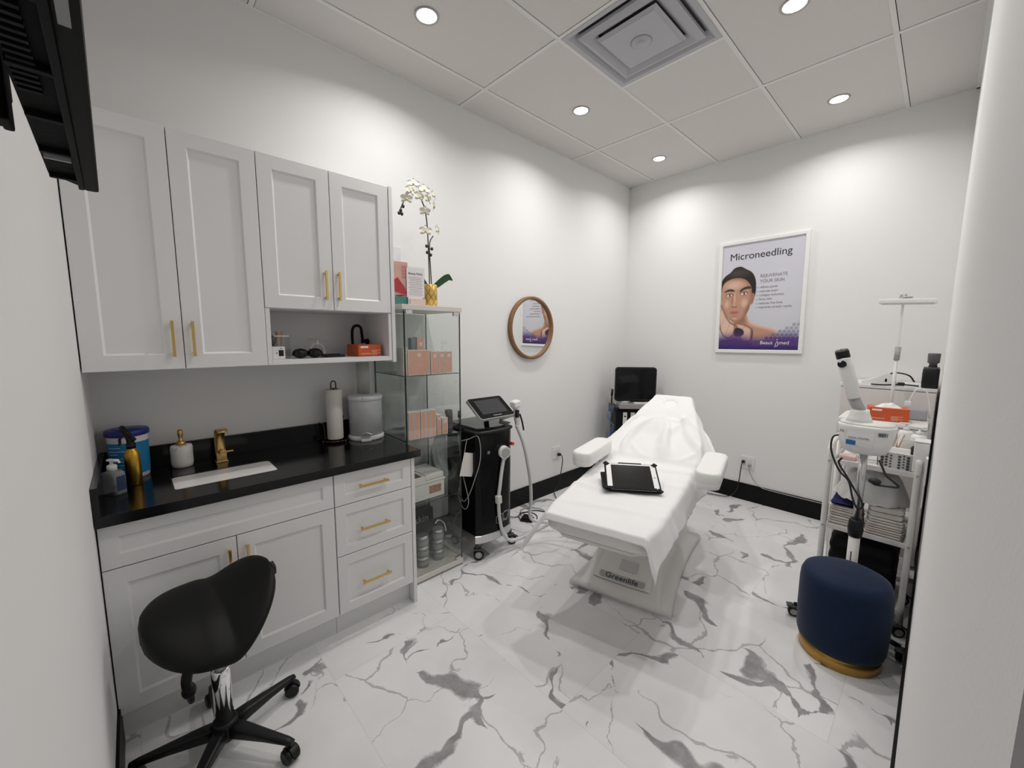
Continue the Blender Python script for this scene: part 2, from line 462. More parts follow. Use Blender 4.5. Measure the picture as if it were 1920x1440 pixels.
lp(t, 'duct_throat', MB().bb(-.235, .235, -.235, .235, .028, .029), M('diffuser_shadow', (.10, .10, .11), .7))

# recessed downlights
names_l = ['above the wall cabinets', 'between the mirror and the air vent', 'nearest the far room corner',
           'near the front of the ceiling over the open floor', 'right of the square air vent', 'near the back wall above the poster']
first = None
for (x, y), nm in zip(LAMPS, names_l):
    if first is None:
        first = thing('recessed_downlight', 'round lit recessed downlight '+nm, 'ceiling light', (x, y, H), 0, 'round recessed downlights in the ceiling')
        lp(first, 'trim_ring', MB().ring_loft([[(r*math.cos(2*PI*i/40), r*math.sin(2*PI*i/40), z) for i in range(40)] for r, z in ((.060, .0), (.059, -.005), (.051, -.006), (.047, -.003), (.047, -.0005))], False), M('ring_nickel', (.42, .41, .40), .45, metal=.5))
        lp(first, 'lens', MB().cyl((0, 0, -.0032), (0, 0, -.0006), .0468, 36), mLamp)
        r = first
    else:
        r = first.copy(); COL.objects.link(r); r.location = (x, y, H); r['label'] = 'round lit recessed downlight '+nm
        for c_ in list(first.children):
            cc = c_.copy(); COL.objects.link(cc); cc.parent = r
for (x, y), k in zip(LAMPS, LAMP_K):
    la = bpy.data.lights.new('downlight_beam', 'AREA'); la.shape = 'DISK'; la.size = .09; la.energy = LAMP_W*k; la.color = (1.0, .975, .95); la.spread = R(150)
    lo = bpy.data.objects.new('downlight_beam', la); COL.objects.link(lo); lo.location = (x, y, H-.009)

# ================================================================== CABINETS
def front(mb, xf, y0, y1, z0, z1, st=.055, th=.019, rec=.009):
    """shaker front whose face lies at x = xf"""
    a = [(y0, z0), (y1, z0), (y1, z1), (y0, z1)]
    def rg(ins, x): return [(x, y0+ins, z0+ins), (x, y1-ins, z0+ins), (x, y1-ins, z1-ins), (x, y0+ins, z1-ins)]
    mb.ring_loft([rg(0, xf-th), rg(0, xf-.0015), rg(.0015, xf), rg(st, xf), rg(st+.004, xf-rec*.55), rg(st+.007, xf-rec)], True, False)
    return mb
def pull(mb, xf, y, z, L, vert):
    if vert:
        mb.bb(xf+.020, xf+.029, y-.005, y+.005, z-L/2, z+L/2, .001)
        for k in (-1, 1): mb.bb(xf-.001, xf+.021, y-.004, y+.004, z+k*(L/2-.012)-.004, z+k*(L/2-.012)+.004)
    else:
        mb.bb(xf+.020, xf+.029, y-L/2, y+L/2, z-.005, z+.005, .001)
        for k in (-1, 1): mb.bb(xf-.001, xf+.021, y+k*(L/2-.012)-.004, y+k*(L/2-.012)+.004, z-.004, z+.004)
    return mb
xl, xu = .53, .36
t = thing('sink_cabinet', 'white shaker base cabinet with two doors under the sink', 'cabinet', (.26, .335, 0))
b_ = MB(); b_.bb(.01, xl-.02, Y0+.003, .719, .123, .70); b_.bb(.01, .06, Y0+.003, .719, .70, .833); b_.bb(xl-.06, xl-.02, Y0+.003, .719, .70, .833); b_.bb(.01, xl-.02, Y0+.003, Y0+.02, .70, .833); b_.bb(.01, xl-.02, .70, .719, .70, .833)
wp(t, 'body', b_, mCab)
wp(t, 'toe_kick', MB().bb(.02, .478, Y0+.004, .719, 0.0, .123), mCab)
wp(t, 'false_front', front(MB(), xl, Y0+.004, .718, .672, .829, .046), mCab)
for a, b, hy in ((Y0+.004, .3335, .307), (.3365, .718, .368)):
    d_ = wp(t, 'door', front(MB(), xl, a, b, .125, .668, .057), mCab)
    wp(t, 'handle', pull(MB(), xl, hy, .555, .145, True), mBrass, d_, 'brushed brass bar handle')
t = thing('drawer_cabinet', 'white shaker base cabinet with three brass-handled drawers', 'cabinet', (.26, .93, 0))
wp(t, 'body', MB().bb(.01, xl-.02, .7205, 1.119, .123, .833), mCab)
wp(t, 'toe_kick', MB().bb(.02, .478, .7205, 1.119, 0.0, .123), mCab)
wp(t, 'end_panel', MB().bb(.01, xl, 1.1205, 1.140, 0, .833, .001), mCab)
for z0, z1, hz in ((.672, .829, .750), (.4205, .668, .532), (.125, .4165, .254)):
    d_ = wp(t, 'drawer', front(MB(), xl, .7225, 1.1175, z0, z1, .046), mCab)
    wp(t, 'handle', pull(MB(), xl, .907, hz, .150, False), mBrass, d_, 'brushed brass bar handle')

# countertop with real opening and upstands
zt = .872
t = thing('countertop', 'polished black stone worktop with black upstands over the base cabinets', 'countertop', (.28, .56, .834))
q = MB(); ox0, ox1, oy0, oy1 = .228, .414, .165, .527
q.bb(.002, ox0, Y0+.002, 1.163, .834, zt, .0015); q.bb(ox1, .56, Y0+.002, 1.163, .834, zt, .0015)
q.bb(ox0-.002, ox1+.002, Y0+.002, oy0, .834, zt, .0015); q.bb(ox0-.002, ox1+.002, oy1, 1.163, .834, zt, .0015)
wp(t, 'slab', q, mStone)
wp(t, 'back_upstand', MB().bb(.001, .017, Y0+.002, 1.163, zt, .972, .0015), mStone)
wp(t, 'side_upstand', MB().bb(.017, .56, Y0+.001, Y0+.019, zt, .972, .0015), mStone)
t = thing('sink', 'white rectangular ceramic undermount sink sunk in the black worktop', 'sink', (.32, .345, .71))
q = MB()
def rr(ins, z): return [(ox0-.004+ins+(a+.5)*(ox1-ox0+.008-2*ins), oy0-.004+ins+(b+.5)*(oy1-oy0+.008-2*ins), z) for a, b in ((x/1.0, y/1.0) for x, y in rrect(1, 1, .09, 4))]
q.ring_loft([rr(.0045, .8695), rr(.006, .8695), rr(.0065, .80), rr(.01, .75), rr(.03, .735), rr(.08, .732)], True, True)
q.ring_loft([rr(.0045, .8695), rr(.0045, .833), rr(-.008, .8325), rr(-.008, .72), rr(0.02, .715)], False)
wp(t, 'basin', q, mCer)
wp(t, 'drain', MB().lathe([(.02, .7325), (.02, .735), (.012, .7335), (.001, .7335)], (.32, .345, 0), 20), mChrome, None, 'chrome drain')
# faucet
t = thing('faucet', 'brushed gold waterfall faucet behind the white sink', 'faucet', (.105, .358, zt))
q = MB(); q.box((0, 0, .004), (.05, .048, .008), .002); 
prof = [(-.012, .008, .012), (-.014, .05, .011), (-.020, .085, .008), (-.016, .120, .007), (.004, .150, .006), (.04, .164, .005), (.075, .166, .004), (.10, .158, .003)]
q.ring_loft([[(x-h_, -.020, z+h_*.3), (x-h_, .020, z+h_*.3), (x+h_, .020, z-h_*.3), (x+h_, -.020, z-h_*.3)] for x, z, h_ in prof], True, True)
q.bb(-.014, .02, -.02, .02, .006, .045, .003)
lp(t, 'spout', q, mBrass)
q = MB(); q.cyl((.018, 0, .05), (.045, .004, .052), .014); q.box((.045, .018, .055), (.008, .05, .008), .002)
lp(t, 'lever', q, mBrass2)

# upper cabinets
t = thing('wall_cabinet', 'tall white shaker wall cabinet with two full-height doors', 'cabinet', (.18, .236, 1.337))
wp(t, 'body', MB().bb(.001, xu-.02, Y0+.003, .5235, 1.340, 2.236), mCab)
for a, b, hy in ((Y0+.004, .2365, .206), (.2395, .5235, .268)):
    d_ = wp(t, 'door', front(MB(), xu, a, b, 1.337, 2.238, .057), mCab)
    wp(t, 'handle', pull(MB(), xu, hy, 1.455, .138, True), mBrass, d_, 'brushed brass bar handle')
t = thing('wall_cabinet', 'white shaker wall cabinet with two shorter doors above an open cubby', 'cabinet', (.18, .83, 1.337))
q = MB(); q.bb(.001, xu-.02, .5255, 1.1195, 1.589, 2.236)
wp(t, 'body', q, mCab)
q = MB(); q.bb(.001, .008, .526, 1.119, 1.345, 1.589); q.bb(.001, xu-.002, .5255, .5435, 1.337, 1.589, .001); q.bb(.001, xu-.002, 1.103, 1.1195, 1.337, 1.589, .001)
q.bb(.008, xu-.001, .5435, 1.103, 1.337, 1.360, .001)
wp(t, 'open_cubby', q, mCab)
wp(t, 'end_panel', MB().bb(.001, xu+.004, 1.1205, 1.140, 1.328, 2.240, .001), mCab)
for a, b, hy in ((.5265, .8205, .784), (.8235, 1.1185, .846)):
    d_ = wp(t, 'door', front(MB(), xu, a, b, 1.591, 2.238, .057), mCab)
    wp(t, 'handle', pull(MB(), xu, hy, 1.706, .138, True), mBrass, d_, 'brushed brass bar handle')

# ================================================================== TELEVISION
t = thing('television', 'black flat television overhead on the near wall, seen from below', 'television', (1.9, .03, 1.70), 1.2)
q = MB()
q.bb(-.452, .42, .028, .0455, 0, .52, .004)
lp(t, 'screen_panel', q, M('tv_front', (.006, .006, .006), .6, spec=.15))
q = MB(); q.prism([(-.448, .028), (-.40, -.005), (.37, -.005), (.418, .028)], .004, .5)
q.bb(-.385, .36, -.010, -.003, .03, .42, .004)
lp(t, 'back_cover', q, M('tv_back', (.006, .006, .0065), .7, bump=.3, bscale=90, spec=.12))
q = MB()
for k in range(7):
    q.bb(-.395+.115*k, -.387+.115*k, -.004, .024, -.003, .0045, .001)
q.bb(-.44, .41, .023, .029, -.0025, .0045, .001)
for k in range(16): q.bb(-.10+.012*k, -.095+.012*k, -.002, .014, -.0012, .0045)
lp(t, 'underside_ribs', q, M('tv_ribs', (.005, .005, .006), .6, spec=.15))
lp(t, 'vent_strip', MB().bb(-.30, -.296, -.002, .022, -.0035, .004), mGry, 'small pale strip')
lp(t, 'label_sticker', MB().bb(.045, .085, .032, .039, -.0012, .0035), M('sticker_grey', (.30, .30, .31), .6), 'pale barcode sticker')
t = thing('television_bracket', 'black steel bracket holding the television to the near wall', 'bracket', (1.52, -.03, 1.9))
q = MB(); q.bb(-.17, -.12, -.018, -.006, -.10, .30, .003); q.bb(-.17, .30, -.019, -.012, .02, .18, .003)
lp(t, 'wall_plate', q, mBlkM)
lp(t, 'hook_arm', MB().bb(.03, .075, .016, .026, -.165, .20, .003), mBlkM)
lp(t, 'safety_catch', MB().bb(.0, .028, .014, .024, -.12, .10, .003), mBlkM)
for x_ in (-.15, .2): lp(t, 'arm', MB().bb(x_, x_+.03, -.012, .035, .06, .13, .003), mBlkM)

# ================================================================== ON THE COUNTER
# wipes tub
t = thing('wipes_tub', 'large white wipes tub with blue label and dark blue lid', 'tub', (.088, .045, zt))
lp(t, 'tub_body', MB().lathe([(.056, 0), (.060, .004), (.062, .06), (.066, .178), (.067, .182)], n=40), mWht)
q = MB(); 
q.ring_loft([[((.0625+.0225*z)*math.cos(a)+.0008*math.cos(a), (.0625+.0225*z)*math.sin(a), z) for a in [R(-95+k*7.5) for k in range(25)]] for z in (.02, .155)], False, True, False)
lab = lp(t, 'label', q, mBlueLab, 'blue printed label')
q = MB()
for k, (z, w1) in enumerate(((.135, 40), (.120, 55), (.108, 30), (.090, 60), (.078, 50), (.062, 60), (.05, 40), (.036, 55))):
    r_ = .0625+.0225*z+.0018
    q.ring_loft([[(r_*math.cos(a), r_*math.sin(a), zz) for a in [R(-60+j*w1/8) for j in range(9)]] for zz in (z, z+.004)], False, True, False)
q.obj('print', M('label_print', (.35, .62, .80), .5), lab)
lp(t, 'lid', MB().lathe([(.068, .180), (.071, .182), (.071, .200), (.068, .204), (.05, .204), (.048, .207), (.001, .207)], n=40), mBlueLid)
# gold spray bottle
t = thing('spray_bottle', 'metallic gold spray bottle with black trigger head', 'spray bottle', (.235, .055, zt))
lp(t, 'bottle', MB().lathe([(.0225, 0), (.0245, .003), (.0245, .118), (.022, .132), (.014, .146), (.0125, .152)], n=32), mGoldB)
q = MB(); q.cyl((0, 0, .150), (0, 0, .170), .0145, 20)
q.tube([(0, 0, .165), (-.002, -.002, .185), (-.008, -.010, .205), (-.02, -.02, .222)], .0125, 10, 4, lambda u: 1.05-.35*u)
q.tube([(.012, .01, .182), (0, 0, .20), (-.014, -.014, .222), (-.030, -.022, .232)], .009, 8, 4)
lp(t, 'spray_head', q, mBlk)
lp(t, 'trigger', MB().tube([(.012, -.022, .205), (.014, -.030, .192), (.012, -.030, .178), (.014, -.034, .168)], .0045, 8, 4), mBlk)
# sanitizer
t = thing('sanitizer_bottle', 'clear pump bottle of hand sanitizer with white pump', 'pump bottle', (.315, -.002, zt), 40)
def sq(r, w2, z): return [(x, y, z) for x, y in rrect(r*2, w2*2, min(r, w2)*.5, 4)]
lp(t, 'bottle', MB().ring_loft([sq(.030, .020, 0), sq(.033, .023, .004), sq(.033, .023, .075), sq(.028, .020, .086), sq(.013, .013, .092)]), mGel)
q = MB(); q.box((.0, .0238, .045), (.036, .0012, .055), .0003); q.box((.0335, 0, .045), (.0012, .03, .055), .0003)
lp(t, 'label', q, mNavy, 'dark blue back label')
q = MB(); q.lathe([(.0145, .092), (.0145, .110), (.011, .114), (.005, .115), (.005, .128)], n=20); q.box((.006, 0, .131), (.042, .014, .009), .004); q.tube([(.02, 0, .131), (.032, 0, .128), (.034, 0, .122)], .0035, 8)
lp(t, 'pump', q, mWht)
# marble soap dispenser
t = thing('soap_dispenser', 'white marble-patterned soap dispenser with a brass pump', 'soap dispenser', (.072, .217, zt))
lp(t, 'bottle', MB().lathe([(.033, 0), (.038, .004), (.0405, .02), (.041, .090), (.038, .099), (.014, .100)], n=36), mMarb)
lp(t, 'pump', MB().lathe([(.0175, .098), (.0175, .116), (.008, .119), (.0078, .138), (.0105, .148), (.0095, .168), (.004, .172)], n=20), mBrass2)
# paper towel holder and roll
cx_, cy_ = .092, .893
t = thing('paper_towel_holder', 'bronze wire paper towel holder with scrolled side arm', 'paper towel holder', (cx_, cy_, zt))
q = MB()
q.tube([(.065*math.cos(a), .065*math.sin(a), .012) for a in [2*PI*k/24 for k in range(25)]], .0035, 8, 1)
for k in range(3):
    a = R(30+120*k); q.sphere((.068*math.cos(a), .068*math.sin(a), .006), .006, 8)
q.tube([(-.065, 0, .012), (.065, 0, .012)], .003, 8)
lp(t, 'base_ring', q, mBronze)
lp(t, 'centre_rod', MB().cyl((0, 0, .01), (0, 0, .302), .003, 8).box((0, 0, .303), (.004, .04, .004)).tube([(0, -.013, .303), (0, -.013, .330), (0, -.008, .341), (0, 0, .345), (0, .008, .341), (0, .013, .330), (0, .013, .303)], .003, 8, 4), mBlkM)
lp(t, 'scroll_arm', MB().tube([(-.03, .050, .012), (-.03, .050, .10), (-.032, .053, .115), (-.036, .060, .122), (-.040, .062, .132), (-.036, .058, .140)], .003, 8, 5), mBronze)
q = MB(); q.tube([(0, -.055, .012), (0, -.062, .10), (0, -.075, .115), (0, -.09, .122)], .003, 8, 5)
lp(t, 'scroll_arm', q, mBronze)
solo(MB().lathe([(.019, .0), (.041, .0), (.0425, .004), (.0425, .276), (.041, .28), (.019, .28), (.018, .27)], n=40), 'paper_towel_roll', mPaper, (cx_, cy_, zt+.018), 'white roll of kitchen paper towel standing on the bronze holder', 'paper towel')
# pedal bin
t = thing('pedal_bin', 'small white pedal bin standing on the black worktop', 'bin', (.115, 1.062, zt))
lp(t, 'bin_body', MB().lathe([(.092, .022), (.092, .226), (.095, .232)], n=44), mBin)
lp(t, 'base_rim', MB().lathe([(.098, 0), (.100, .006), (.100, .018), (.093, .026)], n=44), mWht)
q = MB().lathe([(.097, .228), (.097, .244), (.094, .252), (.06, .258), (.001, .259)], n=44)
ld = lp(t, 'lid', q, mBin)
MB().box((.094*math.cos(R(-20)), .094*math.sin(R(-20)), .246), (.012, .045, .008), .003, RZ(0)).obj('lid_tab', mSteel, ld)['label'] = 'steel lid tab'
q = MB()
a0 = R(-24)
q.tube([(.11*math.cos(a0+b), .11*math.sin(a0+b), .038+.012*math.cos(b*6)) for b in [R(v) for v in (-18, -12, -5, 0, 5, 12, 18)]], .004, 8, 3)
q.box((.106*math.cos(a0), .106*math.sin(a0), .03), (.02, .05, .006), .002, RZ(-24))
lp(t, 'pedal', q, mSteel, 'steel foot pedal')
lp(t, 'pedal_guard', MB().box((.103*math.cos(a0), .103*math.sin(a0), .008), (.03, .055, .016), .006, RZ(-24)), mWht)
# clear jar on the bin
t = thing('acrylic_cup_holder', 'tall clear plastic tube standing on the pedal bin lid', 'container', (.08, 1.07, zt+.2605))
lp(t, 'tube_wall', MB().ring_loft([[(r_*math.cos(2*PI*k/28), r_*math.sin(2*PI*k/28), z) for k in range(28)] for r_, z in ((.0, .002), (.036, .002), (.037, .0), (.037, .18), (.035, .18), (.035, .004))], False), mTubeC)

# ================================================================== IN THE CUBBY
zc_ = 1.3605
t = thing('swab_box', 'clear plastic box of wooden waxing sticks in the cubby', 'box', (.205, .597, zc_))
q = MB(); 
for a in ((-.042, -.04, -.05, .05), (.04, .042, -.05, .05)): q.bb(a[0], a[1], a[2], a[3], 0, .105)
q.bb(-.04, .04, -.05, -.048, 0, .105); q.bb(-.04, .04, .048, .05, 0, .105); q.bb(-.04, .04, -.048, .048, 0, .003)
lp(t, 'clear_box', q, mAcr)
q = MB(); q.bb(-.043, .043, -.051, -.047, .103, .108); q.bb(-.043, .043, .047, .051, .103, .108); q.bb(.039, .043, -.051, .051, .103, .108)
lp(t, 'rim', q, mWht)
for k in range(9):
    a = rnd.uniform(-22, 22); x = rnd.uniform(-.025, .025); y = rnd.uniform(-.035, .035)
    dy, dx = math.sin(R(a))*.06, rnd.uniform(-.01, .01)
    y2 = max(-.04, min(.044, y+dy))
    tag(MB().box((0, 0, .062), (.0025, .011, .122), .001, RX(math.degrees(math.atan2(-(y2-y), .12)))).obj('waxing_stick', mStick, None, (.205+x, .597+y, zc_+.005)), 'pale wooden waxing stick standing in the clear cubby box', 'waxing stick', 'wooden waxing sticks in the cubby box')
t = thing('black_pouch', 'small dark scrunched pouch at the left end of the cubby', 'pouch', (.27, .565, zc_+.055))
lp(t, 'pouch_body', MB().sphere((0, 0, .03), .02, 12, (.8, .85, 1.2)), mDkGry)
lp(t, 'clear_cup', MB().lathe([(.016, -.0545), (.018, .012), (.0195, .013)], n=20), mAcr)
t = thing('timer', 'small white digital timer with a black display in the cubby', 'timer', (.318, .579, zc_))
lp(t, 'case', MB().bb(-.011, .011, -.028, .024, 0, .058, .004), mWht)
lp(t, 'display', MB().bb(.0105, .0125, -.003, .017, .014, .042, .001), mBlkG, 'black display')
lp(t, 'button', MB().bb(.0105, .0125, -.014, -.010, .026, .031, .0005), mDkGry)
lp(t, 'button', MB().bb(.0105, .0125, .004, .009, .048, .052, .0005), mDkGry)
def goggles(y, a, lab_):
    t = thing('safety_goggles', lab_, 'goggles', (.30, y, zc_), a)
    q = MB()
    for s_ in (-1, 1): lp(t, 'lens_cup', MB().sphere((0, .034*s_, .024), .036, 16, (.75, 1.0, .66)), mBlkG)
    lp(t, 'strap', MB().tube([(-.004, -.058, .022), (-.04, -.052, .015), (-.055, 0, .012), (-.04, .052, .015), (-.004, .058, .022)], .005, 8, 5), mBlk)
goggles(.708, 6, 'pair of glossy black protective goggles in the middle of the cubby')
t = thing('head_magnifier', 'white curved headband visor standing behind the goggles in the cubby', 'visor', (.15, .80, zc_))
lp(t, 'band', MB().tube([(0, -.035, .004), (0, -.033, .04), (0, -.018, .062), (0, 0, .069), (0, .018, .062), (0, .033, .04), (0, .035, .004)], .005, 8, 5), mWht)
lp(t, 'brim', MB().box((.0, .0, .085), (.05, .09, .012), .005, RX(-6)), mAcr)
lp(t, 'stem', MB().bb(-.008, .008, -.006, .006, .06, .082, .002), mWht)
solo(MB().bb(-.045, .045, -.05, .05, 0, .012, .004).bb(-.03, .03, -.035, .035, .011, .016, .003), 'compact_case', mBlkG, (.24, .84, zc_), 'flat black case beside the orange glove box in the cubby', 'case', rz=10)
def glove_box(loc, rz, lab_, tuft, sz=(.12, .22, .062)):
    t = thing('glove_box', lab_, 'glove box', loc, rz)
    x, y, z = sz
    bx = lp(t, 'carton', MB().bb(-x/2, x/2, -y/2, y/2, 0, z, .002), mOrange)
    MB().bb(x/2, x/2+.0007, -y/2+.012, -y/2+.055, z-.018, z-.008).obj('brand_print', mInkW, bx)
    q = MB()
    for k in range(4): q.bb(x/2, x/2+.0007, .01, .01+.03+.02*(k % 2), .008+.007*k, .011+.007*k)
    q.bb(x/2, x/2+.0007, -y/2+.012, -y/2+.07, .012, .016)
    q.obj('small_print', M('pale_print', (.8, .5, .35), .6), bx)
    if tuft:
        q = MB(); q.grid(lambda u, v: ((u-.5)*.06, (v-.5)*.13, z-.004+.022*math.sin(PI*u)*math.sin(PI*v)*(1.2+.8*wig(3, u*5, v*6))), 12, 18)
        lp(t, 'glove_tuft', q, mWht, 'white gloves poking out of the slot')
glove_box((.245, 1.012, zc_), 4, 'orange glove carton lying in the wall cabinet cubby', False, (.13, .13, .062))
t = thing('headphones', 'black looped band device leaning upright behind the cubby glove carton', 'headband', (.13, 1.033, zc_))
lp(t, 'loop', MB().tube([(0, -.035, .0), (0, -.037, .12), (0, -.028, .155), (0, -.008, .165), (0, .012, .155), (0, .018, .12), (0, .022, .075)], .008, 8, 5), mBlkM)
q = MB(); q.tube([(0, .015, .075), (0, .035, .078), (0, .052, .08)], .010, 8, 3); q.sphere((0, .05, .074), .014, 12, (.8, .8, 1.3)); q.tube([(0, .045, .07), (0, .045, .0)], .008)
lp(t, 'ear_pad', q, mBlkM)

# ================================================================== GLASS DISPLAY CABINET
gx0, gx1, gy0, gy1 = .012, .40, 1.172, 1.545
t = thing('glass_display_cabinet', 'tall narrow glass display cabinet between the drawers and the black machine', 'display cabinet', ((gx0+gx1)/2, (gy0+gy1)/2, 0))
wp(t, 'base_plinth', MB().bb(gx0, gx1+.004, gy0-.004, gy1+.004, .012, .044, .002).bb(gx0+.03, gx1-.03, gy0+.01, gy1-.01, 0, .012), mLamin)
wp(t, 'top_panel', MB().bb(gx0, gx1+.006, gy0-.014, gy1+.008, 1.612, 1.640, .002), mLamin)
def pane(name, x0, x1, y0, y1, z0, z1):
    q = MB().bb(x0, x1, y0, y1, z0, z1)
    e = .0022; q.mat(1)
    if x1-x0 < y1-y0:   # faces x
        q.bb(x0-.0004, x1+.0004, y0, y0+e, z0, z1); q.bb(x0-.0004, x1+.0004, y1-e, y1, z0, z1)
    else:
        q.bb(x0, x0+e, y0-.0004, y1+.0004, z0, z1); q.bb(x1-e, x1, y0-.0004, y1+.0004, z0, z1)
    return wp(t, name, q, [mGlass, mGlassE])
pane('glass_side', gx0, gx1-.008, gy0, gy0+.004, .044, 1.612)
pane('glass_side', gx0, gx1-.008, gy1-.004, gy1, .044, 1.612)
pane('glass_back', gx0, gx0+.004, gy0+.005, gy1-.005, .044, 1.612)
gd = pane('glass_door', gx1-.004, gx1, gy0+.002, gy1-.002, .048, 1.606)
q = MB()
for y_ in (gy0+.03, gy1-.03):
    wp(t, 'door_hinge', MB().bb(gx1-.01, gx1+.003, y_-.02, y_+.02, 1.588, 1.611, .002), mSteel, gd)
wp(t, 'door_hinge', MB().bb(gx1-.01, gx1+.003, gy1-.05, gy1-.012, .045, .066, .002), mSteel, gd)
SH = [1.247, .874, .487]
for z in SH:
    q = MB().bb(gx0+.006, gx1-.012, gy0+.005, gy1-.005, z-.004, z)
    q.mat(1).bb(gx1-.0125, gx1-.0110, gy0+.005, gy1-.005, z-.0042, z+.0002); q.bb(gx0+.006, gx1-.012, gy0+.005, gy0+.0062, z-.0042, z+.0002)
    wp(t, 'glass_shelf', q, [mGlass, mGlassE])
def carton(y0, y1, z, h, lab_, x1=.365, dx=.05, dot=True, m=None, grp='peach skincare cartons in the glass cabinet'):
    t = thing('skincare_carton', lab_, 'carton', (x1-dx/2, (y0+y1)/2, z+.0005), 0, grp)
    w2 = (y1-y0)/2
    bx = lp(t, 'carton_box', MB().bb(-dx/2, dx/2, -w2, w2, 0, h, .001), m or mCartW)
    q = MB().bb(dx/2-.0002, dx/2+.0008, -w2+.004, w2-.004, .004, h-.004)
    pn = q.obj('front_print', mPink, bx)
    if dot:
        MB().cyl((dx/2, 0, h*.80), (dx/2+.0015, 0, h*.80), min(.011, w2*.55), 18).obj('round_logo', mInkW, pn)
        MB().cyl((dx/2, 0, h*.80), (dx/2+.002, 0, h*.80), min(.0045, w2*.22), 12).obj('logo_centre', mPink, pn)
    q = MB()
    for k, ww in enumerate((.7, .5, .6)):
        q.bb(dx/2, dx/2+.0012, -w2*.7*ww, w2*.7*ww, h*(.42-.08*k), h*(.42-.08*k)+.002)
    q.obj('print_lines', mPinkL, pn)
    return t
z1s = SH[0]
carton(1.181, 1.203, z1s, .158, 'narrow peach carton leftmost on the top glass shelf', dx=.07)
carton(1.209, 1.350, z1s, .142, 'wide peach carton with white round logo on the top glass shelf', dx=.09)
for a, b, l in ((1.359, 1.407, 'left'), (1.411, 1.456, 'middle'), (1.460, 1.508, 'right')):
    carton(a, b, z1s, .132, 'small peach carton, %s of the three right of the wide one, top glass shelf' % l)
carton(1.335, 1.385, z1s, .215, 'tall peach carton behind the others on the top glass shelf', x1=.25, dx=.05)
solo(MB().bb(-.02, .02, -.014, .014, 0, .21, .003), 'grey_tube_box', M('grey_carton', (.17, .22, .24), .6), (.24, 1.305, z1s+.0005), 'slim grey box behind the peach cartons on the top glass shelf', 'carton')
z2s = SH[1]
for i, (a, b, h) in enumerate(((1.205, 1.240, .162), (1.243, 1.277, .160), (1.284, 1.315, .160), (1.318, 1.349, .160), (1.352, 1.386, .160))):
    carton(a, b, z2s, h, ('tall thin peach carton, %s of five from the left on the second glass shelf' % ['first', 'second', 'third', 'fourth', 'fifth'][i]), dot=False)
carton(1.394, 1.420, z2s, .125, 'shorter peach carton beside the tall row on the second glass shelf')
carton(1.430, 1.470, z2s, .100, 'shortest peach carton at the right of the second glass shelf')
solo(MB().prism([(-.018, -.012), (.018, -.014), (.02, .014), (-.016, .014)], 0, .115).box((0, -.002, .125), (.03, .04, .03), .006), 'dark_bottle', mDkGry, (.33, 1.502, z2s+.0005), 'dark grey squeezed tube at the right end of the second glass shelf', 'tube')
# third shelf
t = thing('white_case', 'white lidded case with a peach picture label on the third glass shelf', 'case', (.24, 1.335, SH[2]+.0005))
q = MB(); q.bb(-.09, .115, -.12, .11, 0, .10, .006); lp(t, 'case_body', q, mWht2)
q = MB(); q.bb(-.10, .12, -.125, .115, .102, .112, .003); q.bb(-.10, .11, -.02, .11, .112, .148, .01); lp(t, 'case_lid', q, mWht2)
q = MB(); q.bb(.1148, .1158, .0, .085, .03, .078); lp(t, 'picture_label', q, M('photo_label', (.42, .22, .15), .5, var=.5, bscale=60), 'small peach and brown picture label')
t = thing('white_carton', 'flat white carton with dark photo top lying on the white case in the glass cabinet', 'carton', (.30, 1.262, SH[2]+.113))
lp(t, 'carton_box', MB().bb(-.055, .055, -.058, .05, .0, .032, .002), mCartW)
lp(t, 'photo_print', MB().bb(-.045, .045, -.055, .03, .0318, .0326), M('dark_photo', (.05, .045, .045), .4, var=.6, bscale=40), 'dark printed photo')
solo(MB().grid(lambda u, v: (.03*math.sin(v*9)+(u-.5)*.05+.02*wig(5, u*3, v*5), (u-.5)*.06+.012*wig(6, u*4, v*6), v*.36-.02), 10, 20).grid(lambda u, v: (.03+.03*math.sin(v*7)+(u-.5)*.04+.02*wig(8, u*3, v*5), (u-.5)*.06, v*.30), 10, 20), 'folded_garment_bag', mGreyPk, (.20, 1.495, SH[2]+.03), 'grey translucent plastic packaging bunched at the right of the third glass shelf', 'packaging')
# bottom compartment
t = thing('shopping_bag', 'black paper bag printed skin, standing in the bottom of the glass cabinet', 'bag', (.12, 1.385, .0445))
b0 = lp(t, 'bag_body', MB().ring_loft([[(-.045, -.12, 0), (.045, -.12, 0), (.045, .10, 0), (-.045, .10, 0)], [(-.03, -.12, .28), (.03, -.12, .28), (.03, .10, .28), (-.03, .10, .28)]], True, False), mBag)
text('bag_print', 'skin', .066, M('ink_silver', (.45, .45, .45), .5), b0, TR(.040, -.045, .205) @ FACE_PX)
def jar(x, y, z, lab_):
    t = thing('glass_jar', lab_, 'jar', (x, y, z), 0, 'glass jars with steel lids in the display cabinet')
    lp(t, 'jar_body', MB().lathe([(.034, 0), (.037, .003), (.038, .045), (.034, .050)], n=28), mJar)
    lp(t, 'jar_contents', MB().lathe([(.033, .002), (.034, .035)], n=20), M('jar_fill', (.38, .38, .37), .6))
    lp(t, 'lid', MB().lathe([(.036, .049), (.038, .050), (.038, .064), (.035, .067), (.03, .066)], n=28), mSteel)
zb_ = .0445
for k in range(3): jar(.305, 1.312, zb_+.0675*k, ('glass jar with steel lid, %s of the front left stack of three' % ['bottom', 'middle', 'top'][k]))
for k in range(3): jar(.295, 1.430, zb_+.0675*k, ('glass jar with steel lid, %s of the front right stack of three' % ['bottom', 'middle', 'top'][k]))
t = thing('dryer_tool', 'grey hand tool with curved handle lying behind the jars in the glass cabinet', 'tool', (.20, 1.46, .0445))
